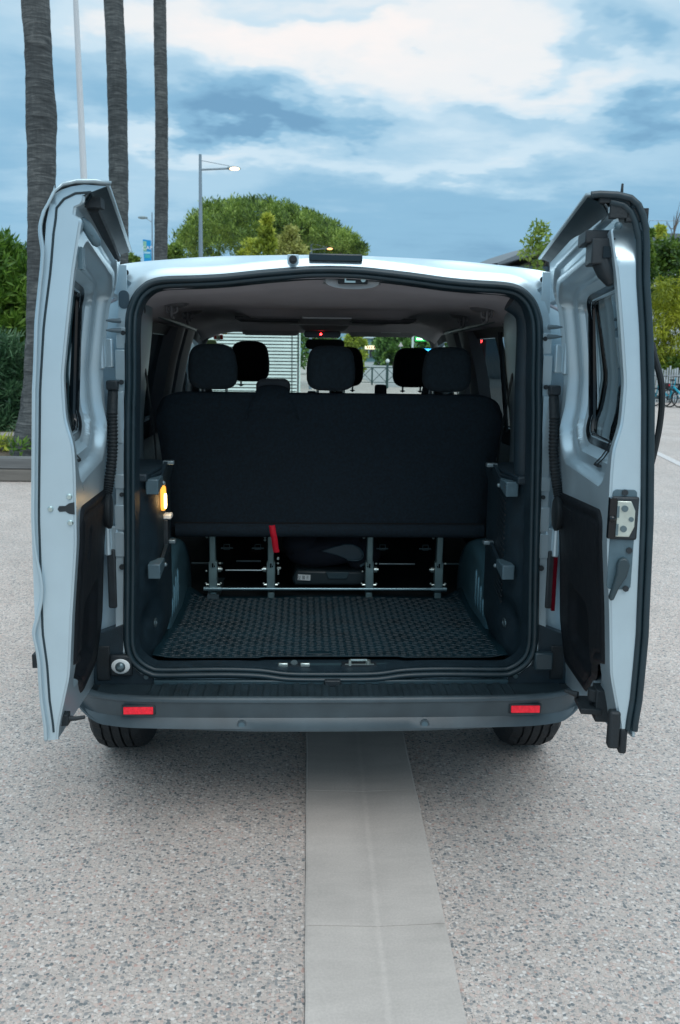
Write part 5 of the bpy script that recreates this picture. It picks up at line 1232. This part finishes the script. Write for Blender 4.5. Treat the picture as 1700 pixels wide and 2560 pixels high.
T = empty('blue_beacon', (at(1068, 880, 90).x, 90, 0), 'glowing blue light beside the front passenger headrest in the distance', 'light')
fbox(MB(), 1058, 1079, 872, 883, 90, .3).build('lamp_panel', emis('blue_light', (.05, .45, 1), 2.5), T); fbox(MB(), 1067, 1070, 883, 945, 90, .1, .1).build('post', LMET, T)
# crossing railing
RG = mat('rail_green', (.03, .07, .065), .5)
T = empty('railing', (at(955, 950, 49).x, 49, 0), 'dark green pedestrian railing with crossed bars beyond the windscreen', 'railing')
b = MB(); X0 = at(895, 920, 49).x; Z1 = .95
for q in range(4): b.box((X0+q*.78+.0, 49, Z1/2), (.09 if q % 2 else .05, .06, Z1))
b.build('post', RG, T); b = MB(); b.tube([(X0, 49, Z1), (X0+2.4, 49, Z1)], .03); b.tube([(X0, 49, .15), (X0+2.4, 49, .15)], .02)
for q in range(3): b.tube([(X0+q*.78, 49, .15), (X0+q*.78+.78, 49, Z1)], .018); b.tube([(X0+q*.78, 49, Z1), (X0+q*.78+.78, 49, .15)], .018)
b.build('rails', RG, T)
T = empty('bollard', (at(969, 902, 44).x, 44, 0), 'grey bollard with a white cap next to the green railing', 'bollard')
q_ = at(969, 905, 44); b = MB(); b.cyl((q_.x, 44, 0), (q_.x, 44, q_.z), .06); b.build('post', RG, T); b = MB(); b.ball((q_.x, 44, q_.z+.05), (.10, .10, .10)); b.build('cap', WHITEP, T)
# person in the distance (one continuous skinned body)
def person(px, Y, label):
    T = empty('person', (at(px, 890, Y).x, Y, 0), label, 'person'); x, y, _ = T.location
    J = [(0, .93), (0, 1.2), (0, 1.45), (0, 1.55), (0, 1.72), (-.2, 1.42), (-.27, 1.15), (-.25, .88), (.2, 1.42), (.27, 1.15), (.25, .88), (-.1, .88), (-.12, .48), (-.13, .06), (.1, .88), (.13, .48), (.15, .06)]
    E = [(0, 1), (1, 2), (2, 3), (3, 4), (2, 5), (5, 6), (6, 7), (2, 8), (8, 9), (9, 10), (0, 11), (11, 12), (12, 13), (0, 14), (14, 15), (15, 16)]
    rr = [.15, .15, .16, .06, .11, .07, .05, .04, .07, .05, .04, .1, .075, .055, .1, .075, .055]
    me = D.meshes.new('body'); me.from_pydata([(x+a, y, z) for a, z in J], E, []); o = D.objects.new('body', me); sc.collection.objects.link(o); o.parent = T; o.matrix_parent_inverse = Matrix.Translation(-T.location)
    o.modifiers.new('k', 'SKIN'); 
    for i, s_ in enumerate(me.skin_vertices[0].data if me.skin_vertices else []): s_.radius = (rr[i], rr[i]*.8)
    if not me.skin_vertices:
        pass
    me.materials.append(mat('dark_clothes', (.02, .022, .03), .9)); o.modifiers.new('d', 'SUBSURF').levels = 1
    b = MB(); b.ball((x, y, 1.76), (.10, .11, .06)); b.build('hair', FRIT, T)
person(950, 190, 'person in dark clothes standing by the distant shop')
# added post with twin red lamps, standing in for reflections in the side window
T = empty('reflection_post', (at(1201, 870, 20).x, 20, 0), 'signal post with two red lamps, added to stand in for red reflections in the right side window', 'reflection')
fbox(MB(), 1190, 1213, 842, 905, 20.1, .2).build('housing', mat('reflection_case', (.02, .02, .022), .6), T); fbox(MB(), 1199, 1203, 905, 1080, 20.15, .08).build('post', DKRUB, T)
for yy in (853.5, 895.5): q = at(1201, yy, 20); b = MB(); b.ball((q.x, 20.0, q.z), (.045, .03, .035)); b.build('reflection_lamp', emis('reflection_red', (1, .04, .04), 40), T)
# building at the right with curved grey roof
BW = mat('render_white', (.58, .62, .66), .7, 0, .05, 1); BR = mat('roof_grey', (.12, .15, .17), .6)
YB = 62; T = empty('exhibition_hall', (at(1550, 700, YB+6).x, YB+6, 0), 'large low modern hall with white walls and a sweeping grey roof on the right', 'building')
b = MB(); P = []
for q in range(41):
    px = 1240+22*q; x = at(px, 600, YB).x
    pyt = lerp(px, [1240, 1330, 1400, 1600, 1700, 2200], [660, 622, 600, 586, 588, 600]); zt = at(px, pyt, YB).z; th = lerp(px, [1240, 1400, 1700], [.15, .7, .55])
    P.append([(x, YB-.8, zt-th), (x, YB-.8, zt), (x, YB+14, zt+.8), (x, YB+14, zt-th)])
b.grid(P, False, True); b.build('roof', BR, T, smooth=30)
b = MB(); a = at(1385, 640, YB); c = at(2150, 603, YB); b.box(((a.x+c.x)/2, YB+7, c.z/2-.1), (c.x-a.x, 13, c.z-.2)); b.build('wall', BW, T)
b = MB(); a = at(1290, 655, YB); c = at(1384, 640, YB); b.box(((a.x+c.x)/2, YB+7, c.z/2-.3), (c.x-a.x, 12, c.z-.6)); b.build('window', mat('hall_glass', (.10, .16, .2), .15), T)
b = MB(); 
for q in range(12): xx = at(1600+22*q, 570, YB).x; zz = at(1650, 586, YB).z; b.cyl((xx, YB, zz), (xx, YB, zz+.9), .02, 6)
b.tube([(at(1600, 570, YB).x, YB, zz+.9), (at(1850, 570, YB).x, YB, zz+.9)], .02, 6); b.build('roof_railing', LMET, T)
q = at(1684, 585, 55); T = empty('bare_tree', (q.x, 55, 0), 'bare leafless branching tree behind the hall roof on the right', 'tree'); b = MB(); b.tube([(q.x, 55, 0), (q.x, 55, q.z)], [.12, .05], 6)
R = random.Random(2)
for k in range(12): a = R.uniform(-.5, .5); h = R.uniform(.6, 1.9); b.tube([(q.x, 55, q.z-.2+.05*k), (q.x+a*.5, 55, q.z+h*.5), (q.x+a*1.2, 55+a*.3, q.z+h)], [.03, .02, .008], 5)
b.build('branches', BARK, T)
q = at(1648, 588, 50); ptree('roof_shrub', 1650, 582, 50, 34, 30, 'small green and orange shrub rising in front of the hall roof edge', YELM, 61, 40, 16, .2, .12, cat='shrub')
ptree('broadleaf_tree', 1612, 640, 30, 46, 130, 'narrow green tree right behind the open right-hand door', DARKM, 62, 60, 40, .14, .08)
# picket fence
PK = mat('picket_grey', (.36, .40, .42), .85, 0, .3, 3); YF = 32.6
T = empty('picket_fence', (at(1700, 950, YF).x, YF, 0), 'weathered pale picket fence behind the parked bicycles', 'fence')
b = MB(); R = random.Random(4); x0 = at(1560, 950, YF).x
for q in range(60):
    x = x0+q*.095; h = 1.28+R.uniform(-.08, .08); b.box((x, YF, h/2), (.06+R.uniform(-.01, .01), .02, h), Matrix.Rotation(R.uniform(-.03, .03), 3, 'Y'))
b.build('pickets', PK, T)
b = MB(); b.box((x0+2.8, YF+.03, .35), (5.8, .03, .06)); b.box((x0+2.8, YF+.03, 1.0), (5.8, .03, .06)); b.build('rail', PK, T)
# bicycles
CYAN = mat('cyan_paint', (.0, .30, .42), .35); PINK = mat('pink_plastic', (.75, .12, .42), .5); BLK = mat('bike_black', (.012, .014, .016), .5)
def bicycle():
    T = empty('bicycle', (0, 0, 0)); r = .29
    for x in (-.5, .5):
        b = MB(); b.tube([(x+r*math.cos(a*math.pi/16), 0, r+.02+r*math.sin(a*math.pi/16)) for a in range(32)], .024, 8, closed=True); wl = b.build('wheel', BLK, T)
        b = MB()
        for a in range(10): b.tube([(x, 0, r+.02), (x+r*.95*math.cos(a*.628), 0, r+.02+r*.95*math.sin(a*.628))], .0025, 4)
        b.cyl((x, -.05, r+.02), (x, .05, r+.02), .03); b.build('spokes', DSTEEL, wl)
        b = MB(); b.grid([[(x+(r+.045)*math.cos(t), y, r+.02+(r+.045)*math.sin(t)) for y in (-.03, .03)] for t in [.5+.17*k for k in range(14)]]); b.build('mudguard', CYAN if x < 0 else BLK, T, solid=.004)
    b = MB(); b.tube([(-.5, 0, r+.02), (-.08, 0, .30), (-.16, 0, .70), (-.5, 0, r+.02)], .016, 8); b.tube([(-.08, 0, .30), (.36, 0, .68)], .036, 8); b.tube([(.5, 0, r+.02), (.34, 0, .82), (.32, 0, 1.0)], .017, 8); b.tube([(-.13, 0, .6), (-.17, 0, .88)], .014, 8); b.build('frame', CYAN, T)
    b = MB(); b.ball((-.18, 0, .91), (.13, .07, .03)); b.build('saddle', BLK, T)
    b = MB(); b.tube([(.28, -.28, 1.02), (.32, -.1, 1.03), (.32, .1, 1.03), (.28, .28, 1.02)], .013, 8); b.build('handlebar', BLK, T)
    b = MB(); b.box((-.42, 0, .70), (.42, .16, .20)); bx = b.build('battery_case', BLK, T, bevel=.03)
    b = MB(); [b.box((-.46+.036*k, sg*.082, .72), (.026, .002, .02)) for k in range(7) for sg in (-1, 1)]; [b.box((-.46+.036*k, sg*.082, .685), (.026, .002, .018)) for k in range(3) for sg in (-1, 1)]; b.build('case_lettering', WHITEP, bx)
    b = MB(); b.box((-.64, 0, .73), (.015, .05, .04)); b.build('tail_reflector', REDREF, T)
    b = MB(); b.cyl((-.08, -.06, .30), (-.08, .06, .30), .07, 16); b.tube([(-.08, -.08, .30), (-.02, -.09, .16)], .009, 6); b.tube([(-.08, .08, .30), (-.14, .09, .44)], .009, 6); b.box((-.02, -.12, .16), (.08, .08, .02)); b.box((-.14, .12, .44), (.08, .08, .02)); b.build('pedals', BLK, T)
    return T
BK = bicycle()
spots = [(1668, 30.0, 62, 'cyan and black hire bicycle nearest the white road line, its black case facing the van'), (1708, 29.2, 55, 'cyan hire bicycle at the very right edge of the row'), (1636, 30.6, 66, 'bicycle with a pink basket half hidden by the right door wiper')]
for i, (px, Y, rz, lb) in enumerate(spots):
    o = BK if i == 0 else copy_tree(BK); o.location = (at(px, 990, Y).x, Y, -.004); o.rotation_euler = (0, 0, rad(180-rz)); tag(o, lb, 'bicycle', 'parked hire bicycles')
    if i == 2:
        b = MB(); b.box((.42, 0, .86), (.26, .30, .22)); bb_ = b.build('basket', PINK, None, bevel=.02); bb_.parent = o
